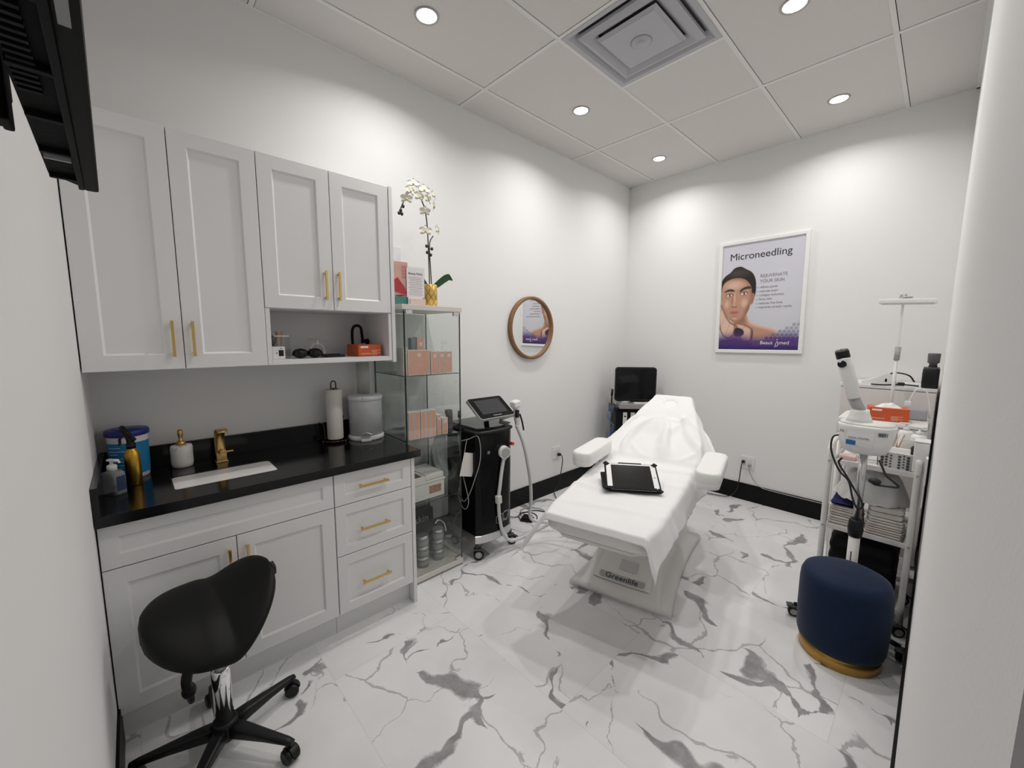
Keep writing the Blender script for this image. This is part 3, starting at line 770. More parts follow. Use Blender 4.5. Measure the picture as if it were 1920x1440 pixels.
q = MB(); q.tube([(.02, -.04, .03), (.02, -.03, .10), (.03, 0, .18), (.03, .03, .20), (.03, .05, .15)], .022, 12, 5, lambda u: 1.15-.5*u)
lp(t, 'tool_body', q, mDkGry)
lp(t, 'silver_handle', MB().tube([(.06, -.03, .22), (.06, 0, .235), (.06, .04, .20), (.065, .05, .14)], .007, 8, 5), mSteel)

# ---- on top of the glass cabinet
ztop = 1.6405
t = thing('orchid_plant', 'white artificial orchid in a gold diamond-pattern pot on the glass cabinet', 'plant', (.305, 1.395, ztop))
lp(t, 'pot', MB().lathe([(.034, 0), (.043, .003), (.044, .125), (.041, .128), (.040, .122), (.001, .118)], n=36), mPotG)
stm = [(0, 0, .11), (0, -.002, .25), (.0, -.006, .40), (-.002, -.012, .50), (0, -.03, .57), (.0, -.06, .61), (.004, -.10, .625), (.01, -.14, .60), (.015, -.165, .555), (.02, -.185, .515)]
lp(t, 'flower_stem', MB().tube(stm, .0035, 8, 5), mStem)
lp(t, 'flower_stem', MB().tube([(.006, .01, .11), (.004, .006, .22), (.002, .002, .33), (.0, .01, .38), (0, .03, .41)], .0032, 8, 5), mStem)
def flower(c, s, az, el, nm='flower'):
    T = TR(*c) @ RZ(az) @ RY(el)
    q = MB()
    for k, (ang, L, wd) in enumerate(((90, 1.0, .55), (210, .95, .5), (330, .95, .5), (20, 1.05, .9), (160, 1.05, .9))):
        a = R(ang)
        def fn(u, v, a=a, L=L, wd=wd, k=k):
            r_ = u*L*s; ww = wd*s*math.sin(PI*min(1, .08+u*.92))**.6*(v-.5)
            y = r_*math.cos(a)-ww*math.sin(a); z = r_*math.sin(a)+ww*math.cos(a)
            return T @ Vector((.15*s*math.cos(u*2.2)+.12*s*(abs(v-.5)*2)**2*u+(.03*s if k < 3 else .06*s), y, z))
        q.grid(fn, 6, 5)
    o = q.obj(nm, mPetal, t)
    z_ = MB(); z_.sphere(tuple(T @ Vector((.24*s, 0, -.08*s))), .2*s, 8, (1, .8, 1.2))
    z_.obj('flower_centre', mYel, o)
for c, s, az, el in (((.03, -.135, .615), .036, 20, 0), ((.02, -.105, .66), .034, -25, -10), ((.025, -.075, .60), .037, 15, 5), ((.03, -.045, .64), .036, -10, -8),
                     ((.02, -.015, .60), .036, 30, 0), ((.02, .022, .63), .034, 40, -5), ((.02, .02, .57), .035, 55, 10), ((.03, -.155, .57), .034, -20, 12),
                     ((.02, -.035, .53), .033, -15, 15), ((.03, -.04, .42), .036, -25, 0), ((.025, .04, .44), .036, 40, 0)):
    flower(c, s, az, el)
q = MB()
for c in ((.02, -.185, .505), (.02, -.17, .53), (.02, -.195, .49), (.022, -.18, .488), (.004, -.018, .345), (.003, .018, .335), (.004, -.015, .31), (0, .012, .30)): q.sphere(c, .0085, 8, (1, 1, 1.2))
for a, b in (((.02, -.185, .515), (.02, -.195, .49)), ((0, -.004, .35), (.004, -.018, .345)), ((0, .002, .33), (.003, .018, .335))): q.tube([a, b], .002, 6)
lp(t, 'flower_buds', q, mStem)
def leaf(path, w_):
    q = MB(); P = [Vector(p) for p in path]
    def fn(u, v):
        f = u*(len(P)-1); i = min(int(f), len(P)-2); p = P[i].lerp(P[i+1], f-i)
        ww = w_*math.sin(PI*(.12+.86*u))**.7*(v-.5)
        return p + Vector((ww*.35, -ww*.25, abs(v-.5)*.012-.004+ww*.9))
    q.grid(fn, 14, 6); lp(t, 'leaf', q, mLeaf)
leaf([(.01, .02, .115), (.015, .05, .135), (.02, .09, .165), (.02, .125, .182), (.02, .15, .165)], .05)
leaf([(0, -.01, .115), (0, -.035, .14), (-.01, -.05, .165)], .035)
# acrylic sign with policy card
t = thing('sign_holder', 'clear acrylic stand holding a white beauty policy card beside the orchid', 'sign', (.33, 1.287, ztop), -8)
lp(t, 'acrylic_stand', MB().bb(-.003, .001, -.056, .056, .0, .215, .0005).bb(-.02, .05, -.056, .056, 0, .003), mAcr)
cd = lp(t, 'card', MB().bb(.0012, .0022, -.052, .052, .045, .208), mInkW)
text('title_print', 'Beauty Policy', .0155, mInk, cd, TR(.0024, 0, .172) @ FACE_PX, 'CENTER')
q = MB()
for k in range(11): q.bb(.0022, .0026, -.042+.004*(k % 3), .042-.006*(k % 2), .155-.0095*k, .1565-.0095*k)
q.obj('small_print', mInkG, cd)
lp(t, 'business_cards', MB().bb(.018, .034, -.045, .045, .003, .036, .001), M('blush_card', (.78, .62, .58), .6), 'blush cards in the stand pocket')
# spa picture card
t = thing('picture_card', 'upright red and teal picture card at the left of the glass cabinet top', 'card', (.315, 1.205, ztop), -5)
q = MB().bb(-.002, .002, -.052, .04, 0, .235)
c0 = lp(t, 'card_board', q, M('card_photo_skin', (.62, .38, .32), .5, var=.35, bscale=14))
MB().bb(.0022, .0030, -.052, .04, 0, .045).obj('teal_band', mTeal, c0)
MB().prism([(-.05, .13), (-.02, .15), (.02, .10), (.037, .065), (.03, .055), (-.05, .075)], .0, .0008, TR(.0022, 0, 0) @ FACE_PX).obj('red_shape', M('print_red', (.42, .04, .05), .5), c0)
MB().prism([(-.045, .05), (0, .058), (.03, .052), (-.01, .046)], .0, .0012, TR(.0022, 0, 0) @ FACE_PX).obj('lip_shape', M('print_dark_red', (.20, .03, .04), .5), c0)
q = MB()
for r_ in range(4): q.bb(.0022, .003, .005, .035, .205-.018*r_, .215-.018*r_)
q.obj('tile_shapes', M('print_rose', (.62, .22, .20), .5), c0)
t = thing('leaflet_holder', 'clear plastic leaflet holder standing behind the red picture card', 'leaflet holder', (.17, 1.225, ztop))
lp(t, 'holder', MB().bb(-.004, .0, -.07, .06, 0, .34, .001).bb(.02, .022, -.07, .06, 0, .20).bb(-.004, .022, -.07, -.068, 0, .24).bb(-.004, .022, .058, .06, 0, .24), mAcr)
lp(t, 'leaflet', MB().bb(.002, .010, -.064, .054, .003, .325, .001), mInkW)

# ================================================================== MIRROR
t = thing('round_mirror', 'round wall mirror in a thin brown wooden frame', 'mirror', (0.001, 2.563, 1.538))
lp(t, 'frame', MB().ring_loft([[(x, r_*math.cos(2*PI*k/72), r_*math.sin(2*PI*k/72)) for k in range(72)] for r_, x in ((.238, .014), (.238, .033), (.243, .036), (.256, .036), (.262, .031), (.262, .0), (.20, .0))], False), mWood)
lp(t, 'mirror_glass', MB().ring_loft([[(.015, r_*math.cos(2*PI*k/72), r_*math.sin(2*PI*k/72)) for k in range(72)] for r_ in (.239, .001)], False, False), mMirror)

# ================================================================== POSTER (painted from soft shapes)
PW, PH = .612, .915
def sm(e0, e1, x):
    t_ = max(0.0, min(1.0, (x-e0)/(e1-e0) if e1 != e0 else 0)); return t_*t_*(3-2*t_)
def inpoly(px, py, P):
    ins = False; dmin = 1e9; n = len(P)
    for i in range(n):
        x0, y0 = P[i]; x1, y1 = P[(i+1) % n]
        if (y0 > py) != (y1 > py) and px < (x1-x0)*(py-y0)/(y1-y0)+x0: ins = not ins
        dx, dy = x1-x0, y1-y0; L = dx*dx+dy*dy or 1e-9
        u = max(0, min(1, ((px-x0)*dx+(py-y0)*dy)/L)); d = math.hypot(px-x0-u*dx, py-y0-u*dy)
        dmin = min(dmin, d)
    return dmin if ins else -dmin
# poster coordinates: u 0..1 left to right, v 0..1 top to bottom, y scaled by 1.5
def smoothpoly(P, it=2):
    for _ in range(it):
        Q = []
        for i in range(len(P)):
            a, b = P[i], P[(i+1) % len(P)]
            Q += [(a[0]*.75+b[0]*.25, a[1]*.75+b[1]*.25), (a[0]*.25+b[0]*.75, a[1]*.25+b[1]*.75)]
        P = Q
    return P
def V(*pts): return smoothpoly([(u, v*1.495) for u, v in pts])
hair = V((-.02, .36), (.03, .29), (.12, .255), (.16, .215), (.25, .205), (.31, .235), (.40, .27), (.45, .34), (.46, .43), (.45, .50), (.42, .535), (.36, .50), (.30, .40), (.15, .38), (.02, .42), (-.02, .47))
face = V((.005, .40), (.04, .345), (.15, .312), (.29, .318), (.38, .375), (.41, .45), (.408, .54), (.385, .62), (.335, .685), (.26, .735), (.17, .735), (.09, .685), (.03, .60), (-.005, .50))
ear = V((.40, .47), (.44, .465), (.445, .52), (.42, .575), (.395, .57))
neck = V((.16, .68), (.35, .60), (.36, .68), (.40, .74), (.55, .775), (.70, .80), (.77, .84), (.78, .90), (.60, .96), (.20, .98), (.12, .85))
hand = V((-.03, .56), (.01, .55), (.05, .62), (.09, .68), (.15, .74), (.22, .76), (.21, .84), (.16, .90), (.05, .88), (.0, .80), (-.03, .70))
hand2 = V((.18, .745), (.27, .745), (.36, .765), (.44, .80), (.46, .86), (.42, .93), (.30, .94), (.27, .85), (.24, .79))
browL = V((.04, .437), (.10, .410), (.175, .422), (.188, .444), (.10, .434), (.04, .450))
browR = V((.24, .438), (.31, .402), (.385, .398), (.40, .428), (.32, .424), (.255, .456))
darkgap = V((.20, .80), (.25, .785), (.33, .81), (.34, .86), (.26, .88), (.20, .87))
def ell(u, y, cu, cv, ru, rv, rot=0):
    x, z = u-cu, y-cv*1.495; c, s_ = math.cos(rot), math.sin(rot)
    x, z = x*c+z*s_, -x*s_+z*c
    return math.sqrt((x/ru)**2+(z/(rv*1.495))**2)
def mixc(a, b, f): return tuple(a[i]*(1-f)+b[i]*f for i in range(3))
SK = (.52, .29, .20); SKL = (.76, .52, .41); SKD = (.24, .095, .055)
def poster_col(u, v):
    y = v*1.495
    c = mixc((.63, .63, .70), (.58, .58, .63), sm(.2, .8, v)); c = mixc(c, (.74, .74, .80), .35*sm(.6, 0, math.hypot(u-.75, v-.6)))
    def lay(c, P, col, e=.006): return mixc(c, col, sm(-e, e, inpoly(u, y, P)))
    d = inpoly(u, y, neck)
    if d > -.01:
        k = mixc(SKL, SK, sm(0, .06, d)); k = mixc(k, SKD, .75*sm(.16, .0, math.hypot(u-.28, (v-.70)*1.2))); c = mixc(c, k, sm(-.005, .005, d))
    hd = inpoly(u, y, hair)
    if hd > -.01:
        k = mixc((.012, .008, .007), (.07, .05, .045), .8*sm(.09, 0, ell(u, y, .22, .27, .14, .035)*.05)); c = mixc(c, k, sm(-.005, .005, hd))
    c = lay(c, ear, mixc(SK, SKD, .55))
    d = inpoly(u, y, face)
    if d > -.01:
        k = SK
        k = mixc(k, SKL, .75*sm(1.4, .2, ell(u, y, .17, .38, .13, .045)))
        k = mixc(k, SKL, .8*sm(1.2, .1, ell(u, y, .315, .555, .055, .05)))
        k = mixc(k, SKL, .7*sm(1.2, .1, ell(u, y, .085, .56, .045, .05)))
        k = mixc(k, SKL, .8*sm(1.2, .1, ell(u, y, .188, .51, .013, .075)))
        k = mixc(k, SKL, .6*sm(1.2, .1, ell(u, y, .20, .70, .04, .02)))
        k = mixc(k, SKD, .55*sm(.05, .0, d)*sm(.0, .25, u))
        k = mixc(k, SKD, .55*sm(1.3, .2, ell(u, y, .355, .62, .035, .07, .4)))
        k = mixc(k, SKD, .5*sm(1.3, .4, ell(u, y, .115, .475, .055, .022)))
        k = mixc(k, SKD, .5*sm(1.3, .4, ell(u, y, .30, .465, .06, .024)))
        k = mixc(k, SKD, .45*sm(1.3, .2, ell(u, y, .155, .52, .012, .05)))
        k = mixc(k, SKD, .7*sm(1.3, .5, ell(u, y, .185, .588, .042, .010)))
        k = mixc(k, SKL, .6*sm(1.2, .3, ell(u, y, .188, .572, .018, .012)))
        for cx2, cy2, rx in ((.115, .476, .042), (.305, .468, .044)):
            k = mixc(k, (.85, .80, .76), sm(1.15, .85, ell(u, y, cx2, cy2, rx, .0105, -.06)))
            k = mixc(k, (.13, .07, .045), sm(1.2, .8, ell(u, y, cx2+.004, cy2-.001, .015, .0115)))
            e_ = ell(u, y, cx2, cy2-.001, rx*1.06, .0145, -.06)
            if y < cy2*1.495: k = mixc(k, (.03, .02, .02), sm(.25, .05, abs(e_-.98)))
            else: k = mixc(k, (.12, .06, .05), .6*sm(.14, .02, abs(e_-.82)))
        k = lay(k, browL, (.05, .03, .025), .004); k = lay(k, browR, (.05, .03, .025), .004)
        k = mixc(k, (.46, .15, .14), sm(1.15, .85, ell(u, y, .19, .640, .062, .0115)))
        k = mixc(k, (.58, .23, .21), sm(1.15, .8, ell(u, y, .195, .657, .050, .0135)))
        k = mixc(k, (.22, .05, .05), sm(1.3, .5, ell(u, y, .192, .648, .056, .0035)))
        k = mixc(k, SKD, .45*sm(1.3, .3, ell(u, y, .195, .682, .04, .008)))
        c = mixc(c, k, sm(-.004, .004, d))
    for P, f in ((hand, 1), (hand2, .9)):
        d = inpoly(u, y, P)
        if d > -.01:
            k = mixc(SKD, SKL, sm(.0, .035, d)*f); k = mixc(k, SKD, .22*max(0, math.sin(u*60+y*22))**6*sm(.0, .02, d)); c = mixc(c, k, sm(-.004, .004, d))
    c = lay(c, darkgap, (.03, .02, .03), .008)
    if u < .45: c = mixc(c, (.05, .03, .05), .75*sm(1.2, .4, ell(u, y, .44, .86, .03, .07)))
    # purple wash and halftone dots
    f = sm(.815, .935, v + .02*math.sin(u*9))
    c = mixc(c, (.075, .028, .18), f); c = mixc(c, (.035, .015, .11), sm(.93, 1.0, v))
    g = .052
    for dj in (-1, 0, 1):
        for di in (-1, 0, 1):
            j = math.floor(y/g*1.15)+dj; i = math.floor(u/g-.5*(j % 2))+di
            cx2 = (i+.5+.5*(j % 2))*g; cy2 = (j+.5)*g/1.15
            lim = 1.05-.42*sm(.40, 1.0, cx2)+0*cy2
            tt = (cy2-lim*1.495*.62-.45*(1-cx2))
            rad = g*.42*sm(-.02, .22, (cx2-.42)*.55+(cy2/1.495-.83)*1.1+.02) * (1 if cx2 > .45 else 0)
            if rad > .002 and cy2/1.495 > .74 and cy2/1.495 < .97 and cy2/1.495 > 1.10-.36*cx2:
                dd = math.hypot(u-cx2, y-cy2)
                col_ = mixc((.34, .34, .45), (.09, .04, .2), sm(.80, .90, cy2/1.495))
                c = mixc(c, col_, .9*sm(rad+.004, rad-.004, dd))
    return c
def build_poster(t):
    NU, NV = 190, 284
    vs = []; cols = []
    for j in range(NV+1):
        for i in range(NU+1):
            u, v = i/NU, j/NV
            vs.append(((u-.5)*PW, 0, (.5-v)*PH)); cols.append(poster_col(u, v))
    fs = [(j*(NU+1)+i, j*(NU+1)+i+1, (j+1)*(NU+1)+i+1, (j+1)*(NU+1)+i) for j in range(NV) for i in range(NU)]
    me = bpy.data.meshes.new('poster_print'); me.from_pydata(vs, [], fs)
    ca = me.color_attributes.new('print', 'FLOAT_COLOR', 'POINT')
    ca.data.foreach_set('color', [x for c in cols for x in (*c, 1.0)])
    me.materials.append(attr_mat('poster_ink', .38))
    o = bpy.data.objects.new('poster_print', me); COL.objects.link(o); o.parent = t; o.location = (0, -.012, 0)
    return o
t = thing('framed_poster', 'white framed microneedling poster with a woman touching her chin', 'poster', (1.293, D-.001, 1.822))
t.rotation_euler = (0, R(-.8), 0)
q = MB()
fw = .030
def rgp(ins, y): return [((PW/2+fw-ins)*sx, y, (PH/2+fw-ins)*sz) for sx, sz in ((-1, -1), (1, -1), (1, 1), (-1, 1))]
q.ring_loft([rgp(0, 0), rgp(0, -.020), rgp(.003, -.023), rgp(.026, -.023), rgp(.030, -.018), rgp(.030, -.010)], False, False)
lp(t, 'frame', q, M('frame_white', (.85, .85, .84), .35))
pp = build_poster(t)
q = MB().bb(-PW/2, PW/2, -.009, -.004, -PH/2, PH/2); lp(t, 'backing_board', q, mWht2)
def ptext(n, s, u, v, size, mat, al='LEFT', xs=1.0):
    return text(n, s, size, mat, pp, TR((u-.5)*PW, -.0006, (.5-v)*PH) @ FACE_NY, al, .0003, xs)
ptext('title_text', 'Microneedling', .095, .145, .083, M('ink_title', (.008, .008, .012), .6), xs=.99)
ptext('heading_text', 'REJUVENATE', .50, .330, .037, mInkG, xs=.95)
ptext('heading_text', 'YOUR SKIN', .50, .378, .037, mInkG, xs=.95)
for k, s_ in enumerate(('refines pores', 'reduces scars', 'collagen induction', 'firms skin', 'reduces fine lines', 'improves stretch marks')):
    ptext('bullet_text', s_, .50, .428+.037*k, .0265, mInkG, xs=.95)
    MB().cyl(((.475-.5)*PW, -.0002, (.5-(.421+.037*k))*PH), ((.475-.5)*PW, -.0008, (.5-(.421+.037*k))*PH), .004, 12).obj('bullet_dot', mInkG, pp)
ptext('shop_name_text', 'Beaut', .545, .948, .040, mInkW, xs=1.05)
ptext('shop_name_text', 'med', .775, .948, .040, mInkW, xs=1.05)
MB().tube([((.73-.5)*PW, -.001, (.5-.975)*PH), ((.745-.5)*PW, -.001, (.5-.935)*PH), ((.76-.5)*PW, -.001, (.5-.925)*PH), ((.765-.5)*PW, -.001, (.5-.955)*PH), ((.742-.5)*PW, -.001, (.5-.97)*PH)], .0022, 6, 5).sphere(((.752-.5)*PW, -.001, (.5-.907)*PH), .004, 8, (1, .3, 1)).obj('logo_figure', mInkW, pp)

# ================================================================== LASER MACHINE
t = thing('laser_machine', 'black rolling laser machine with tilted touch screen and white hoses', 'machine', (.285, 1.775, 0))
def lm(x, y): return (x-.285, y-1.775)
def plan(x0, x1, y0, y1, bulge, ins=0.0):
    """plan outline, front (x1) slightly bowed"""
    p = [(x0+ins, y0+ins)]
    for k in range(11):
        u = k/10; p.append((x1-ins+bulge*math.sin(PI*u)-(.012 if k in (0, 10) else 0), y0+ins+(y1-y0-2*ins)*u))
    p += [(x0+ins, y1-ins)]
    return [(a-.285, b-1.775) for a, b in p]
P_ = plan(.13, .452, 1.622, 1.928, .022)
b_ = lp(t, 'body', MB().prism(P_, .175, .845), mMachB)
lp(t, 'base_plate', MB().ring_loft([[(x, y, z) for x, y in plan(.125, .455, 1.617, 1.933, .026, i)] for i, z in ((.02, .108), (0, .125), (0, .172), (.003, .176))], True, False), mSteel, 'silver base plate')
lp(t, 'top_deck', MB().ring_loft([[(x, y, z) for x, y in plan(.12, .462, 1.614, 1.936, .022, i)] for i, z in ((.01, .846), (0, .852), (0, .864), (.012, .872))], True, False), mBlk)
lp(t, 'glass_shelf', MB().prism(plan(.14, .455, 1.63, 1.925, .02), .885, .891), glass('smoked_glass', (.35, .36, .36)))
lp(t, 'shelf_posts', MB().cyl((.12, -.12, .87), (.12, -.12, .886), .006).cyl((.12, .12, .87), (.12, .12, .886), .006).cyl((-.1, -.12, .87), (-.1, -.12, .886), .006), mSteel)
# screen: local frame x along +y room, tilted back
sc_c = Vector(lm(.365, 1.815)+(.992,))
ty = math.degrees(math.atan2(1.049-.939, .44-.28))
TS = Matrix.Translation(sc_c) @ RY(ty)
s0 = lp(t, 'touch_screen', MB().ring_loft([[(x, y, z) for x, y in rrect(.20*k, .30*k, .02*k, 5)] for k, z in ((.93, -.016), (1, -.010), (1, .004), (.985, .008))], True, False, True, TS), mGry)
MB().ring_loft([[(x, y, z) for x, y in rrect(.19, .29, .016, 5)] for z in (.0082, .0095)], True, False, True, TS).obj('bezel', mBlkG, s0)
MB().ring_loft([[(x, y, z) for x, y in rrect(.130, .215, .003, 2, -.006)] for z in (.0096, .0102)], True, False, True, TS).obj('display', mScrLit, s0)
q = MB()
for k in range(6): q.ring_loft([[(x, y, z) for x, y in rrect(.006, .008, .001, 2, .078, -.03+.012*k)] for z in (.0096, .0102)], True, False, True, TS)
q.obj('screen_buttons', mGry, s0)
lp(t, 'screen_stand', MB().tube([(.03, .04, .875), (.04, .04, .93), (.06, .04, .975)], .018, 10, 4).box((.03, .04, .877), (.09, .10, .01), .003), mBlk)
# front connector with hose
k0 = lm(.474, 1.828)+(.713,)
cn = lp(t, 'connector', MB().cyl((k0[0]-.005, k0[1], k0[2]), (k0[0]+.035, k0[1]-.008, k0[2]-.002), .041, 28).mat(1).cyl((k0[0]+.034, k0[1]-.008, k0[2]-.002), (k0[0]+.038, k0[1]-.009, k0[2]-.002), .031, 24), [mWht2, mGry], 'round off-white hose connector')
MB().cyl((k0[0]+.012, k0[1]-.004, k0[2]-.028), (k0[0]+.016, k0[1]-.005, k0[2]-.055), .015, 16).obj('connector_neck', mWht2, cn)
def L3(p): return (p[0]-.285, p[1]-1.775, p[2])
h1 = [L3(p) for p in ((.488, 1.822, .665), (.49, 1.806, .60), (.492, 1.788, .50), (.492, 1.775, .40), (.49, 1.785, .27), (.49, 1.815, .16), (.49, 1.87, .085), (.50, 1.95, .065), (.53, 2.05, .085), (.60, 2.16, .14), (.80, 2.26, .30))]
hz = lp(t, 'hose', MB().tube(h1, .0115, 12, 8), mHose)
c_ = Vector(h1[3]); MB().box(tuple(c_), (.034, .036, .055), .007, RX(4)).obj('hose_clamp', mWht2, hz)
# holder arm with second handpiece
lp(t, 'holder_arm', MB().tube([L3((.36, 1.90, .90)), L3((.38, 1.96, .915)), L3((.40, 2.0, .925))], .012, 10, 4), mGry)
hp = lp(t, 'handpiece', MB().ring_loft([[(x, y, z) for x, y in rrect(a, b, c, 4)] for a, b, c, z in ((.026, .028, .010, -.12), (.036, .036, .012, -.07), (.036, .034, .012, 0), (.045, .048, .010, .012), (.056, .062, .012, .022), (.056, .062, .012, .052), (.042, .046, .010, .060))], True, False, True, TR(*L3((.40, 2.015, .965))) @ RX(8)), mWht, 'white laser handpiece')
MB().box((L3((.425, 2.005, .935))), (.02, .026, .055), .006).obj('grip', mBlk, hp)
MB().tube([L3((.42, 2.035, .93)), L3((.43, 2.05, .87)), L3((.43, 2.065, .81))], .006, 8, 4).obj('grip_strip', mBlk, hp)
h2 = [L3(p) for p in ((.40, 2.02, .85), (.41, 2.05, .78), (.42, 2.085, .68), (.42, 2.12, .55), (.41, 2.16, .40), (.40, 2.18, .25), (.40, 2.17, .14), (.42, 2.20, .09), (.50, 2.30, .07))]
lp(t, 'hose', MB().tube(h2, .0125, 12, 8), mHose)
# left rear holder + probe
lp(t, 'probe_holder', MB().tube([L3((.30, 1.64, .865)), L3((.33, 1.585, .875)), L3((.345, 1.572, .88))], .009, 8, 3), mBlk)
lp(t, 'probe', MB().cyl(L3((.345, 1.572, .80)), L3((.345, 1.572, .96)), .006, 12).cyl(L3((.345, 1.572, .955)), L3((.345, 1.572, .999)), .0105, 14), [mBlk])
lp(t, 'probe_cable', MB().tube([L3(p) for p in ((.345, 1.572, .80), (.40, 1.60, .82), (.462, 1.63, .84), (.47, 1.640, .70), (.44, 1.612, .55), (.40, 1.60, .45), (.36, 1.585, .40), (.33, 1.58, .46), (.34, 1.582, .60), (.35, 1.575, .78))], .003, 6, 6), mCableG)
lp(t, 'side_cable', MB().tube([L3(p) for p in ((.30, 1.59, .84), (.36, 1.58, .60), (.41, 1.59, .42), (.37, 1.585, .35), (.30, 1.59, .42), (.33, 1.585, .52))], .003, 6, 6), mCableG)
solo(MB().box((0, 0, 0), (.002, .10, .15), .0005, RX(-15)).tube([(0, -.03, .07), (.0, -.02, .12), (0, -.01, .16)], .0012, 6), 'paper_tag', mCartW, (.415, 1.585, .66), 'white paper tag hanging on the side of the black laser machine', 'tag')
lp(t, 'key_switch', MB().cyl(L3((.455, 1.708, .726)), L3((.472, 1.708, .726)), .013, 18).mat(1).cyl(L3((.471, 1.708, .726)), L3((.475, 1.708, .726)), .006, 12), [mDkGry, mSteel])
lp(t, 'stop_button', MB().cyl(L3((.45, 1.922, .745)), L3((.472, 1.925, .745)), .011, 18), mRed, 'red stop button')
# chrome hexagon emblem
def hexring(cy, cz, r_, tw):
    ps = [(0.478-.285, cy-1.775+r_*math.cos(R(60*k+30)), cz+r_*math.sin(R(60*k+30))) for k in range(6)]
    return ps + [ps[0], ps[1]]
lg = MB()
for cy, cz, r_ in ((1.80, .255, .038), (1.85, .262, .034)):
    lg.tube(hexring(cy, cz, r_, 0), .0016, 6, 1)
lg.tube([(.193, 1.835-1.775, .25), (.193, 1.85-1.775, .235), (.193, 1.875-1.775, .27), (.193, 1.88-1.775, .29), (.193, 1.862-1.775, .296)], .0016, 6, 4)
lp(t, 'emblem', lg, mSteel, 'silver hexagon emblem')
def caster(t, x, y, r=.036, a=0, ztop=.108):
    T_ = TR(x, y, 0) @ RZ(a)
    q = MB(); q.ring_loft([[Vector((r_*math.cos(2*PI*k/24), y_, r+r_*math.sin(2*PI*k/24))) for k in range(24)] for r_, y_ in ((r*.8, -.012), (r, -.008), (r, .008), (r*.8, .012))], True, True, True, T_)
    c = q.obj('caster', mBlk, t)
    MB().ring_loft([[Vector((r_*math.cos(2*PI*k/20), y_, r+r_*math.sin(2*PI*k/20))) for k in range(20)] for r_, y_ in ((r*.62, -.0135), (r*.62, .0135))], True, False, True, T_).obj('wheel_hub', mGry, c)
    q = MB(); p = T_ @ Vector((-.012, 0, r*2)); q.cyl(tuple(p), (p.x, p.y, ztop), .011, 14)
    q.box((0, 0, 0), (.05, .034, .012), .004, T_ @ TR(-.008, 0, r*2+.004))
    q.box((0, 0, 0), (.03, .02, .008), .003, T_ @ TR(.03, 0, r*1.7) @ RY(30))
    q.obj('caster_fork', mDkGry, c)
for x, y, a in ((.43, 1.655, 50), (.43, 1.955, 60), (.16, 1.66, 10), (.16, 1.89, 80)):
    caster(t, x-.285, y-1.775, .035, a)

# ================================================================== CORNER SKIN MACHINE
# stands in the far corner, turned to face the room
cm = thing('skin_machine', 'black skincare machine with large dark screen in the far room corner', 'machine', (.352, 3.73, 0), 43)
# local -y faces the camera
lp(cm, 'cart_body', MB().bb(-.205, .19, -.05, .22, .06, .76, .01), mBlk)
lp(cm, 'front_recess', MB().bb(-.19, .175, -.062, -.049, .30, .745, .004), mBlkM)
q = MB()
for k in range(5): q.bb(-.135+.075*k, -.095+.075*k, -.068, -.060, .47, .725, .003)
ds = lp(cm, 'drawer_fronts', q, mWht2, 'pale narrow drawer fronts')
q = MB()
for k in range(5): q.cyl((-.115+.075*k, -.067, .685), (-.115+.075*k, -.071, .685), .008, 12)
q.obj('drawer_hole', mBlkG, ds)
q = MB(); q.bb(-.18, .18, -.10, .05, .765, .815, .006)
tr = lp(cm, 'silver_tray', q, mTray, 'silver instrument tray')
q = MB(); q.bb(-.165, -.09, -.08, -.03, .812, .830, .004); q.cyl((-.16, -.07, .830), (-.08, -.07, .835), .006).cyl((-.15, -.05, .830), (-.07, -.05, .833), .005)
q.obj('instrument', mSteel, tr)
MB().bb(-.03, .15, -.08, -.02, .810, .823, .004).obj('pen_rest', mWht2, tr)
lp(cm, 'neck', MB().bb(-.10, .10, .02, .08, .76, .90, .01), mBlk)
scn = lp(cm, 'screen_housing', MB().ring_loft([[(x, y_, z+.995) for x, z in rrect(.405*k, .345*k, .03, 6)] for k, y_ in ((.96, .055), (1, .045), (1, .015), (.985, .008))], True, False, True, TR(-.005, 0, 0)), mBlk)
MB().ring_loft([[(x, y_, z+1.0) for x, z in rrect(.375, .30, .008, 3)] for y_ in (.009, .0065)], True, False, True, TR(-.005, 0, 0)).obj('display', mScreen, scn)
lp(cm, 'side_bracket', MB().bb(-.262, -.205, .0, .05, .72, .80, .006), mDkGry)
lp(cm, 'handpiece', MB().cyl((-.235, .02, .80), (-.235, .02, .90), .008, 12).cyl((-.235, .02, .88), (-.232, .02, .945), .0115, 12), mBlk)
q = MB()
for k in range(4):
    o = .012*k
    q.tube([(-.25+o, .0, .78), (-.28+.8*o, -.01, .68-.02*k), (-.23+o*.6, -.02, .58), (-.27+o, -.01, .48), (-.25-o*.5, -.01, .38), (-.28+o, 0, .25+.05*k)], .0028, 8, 6)
lp(cm, 'tubing', q, mBlueC, 'blue-grey tubing')
lp(cm, 'knob', MB().cyl((.205, -.02, .80), (.24, -.03, .80), .012, 14).sphere((.245, -.03, .815), .012, 10), mBlk)
lp(cm, 'foot_bar', MB().bb(-.2, .19, -.06, .2, .035, .062, .004), mSteel)
for x, y in ((-.17, -.03), (.16, -.03), (-.17, .17), (.16, .17)): caster(cm, x, y, .02, 20, .05)

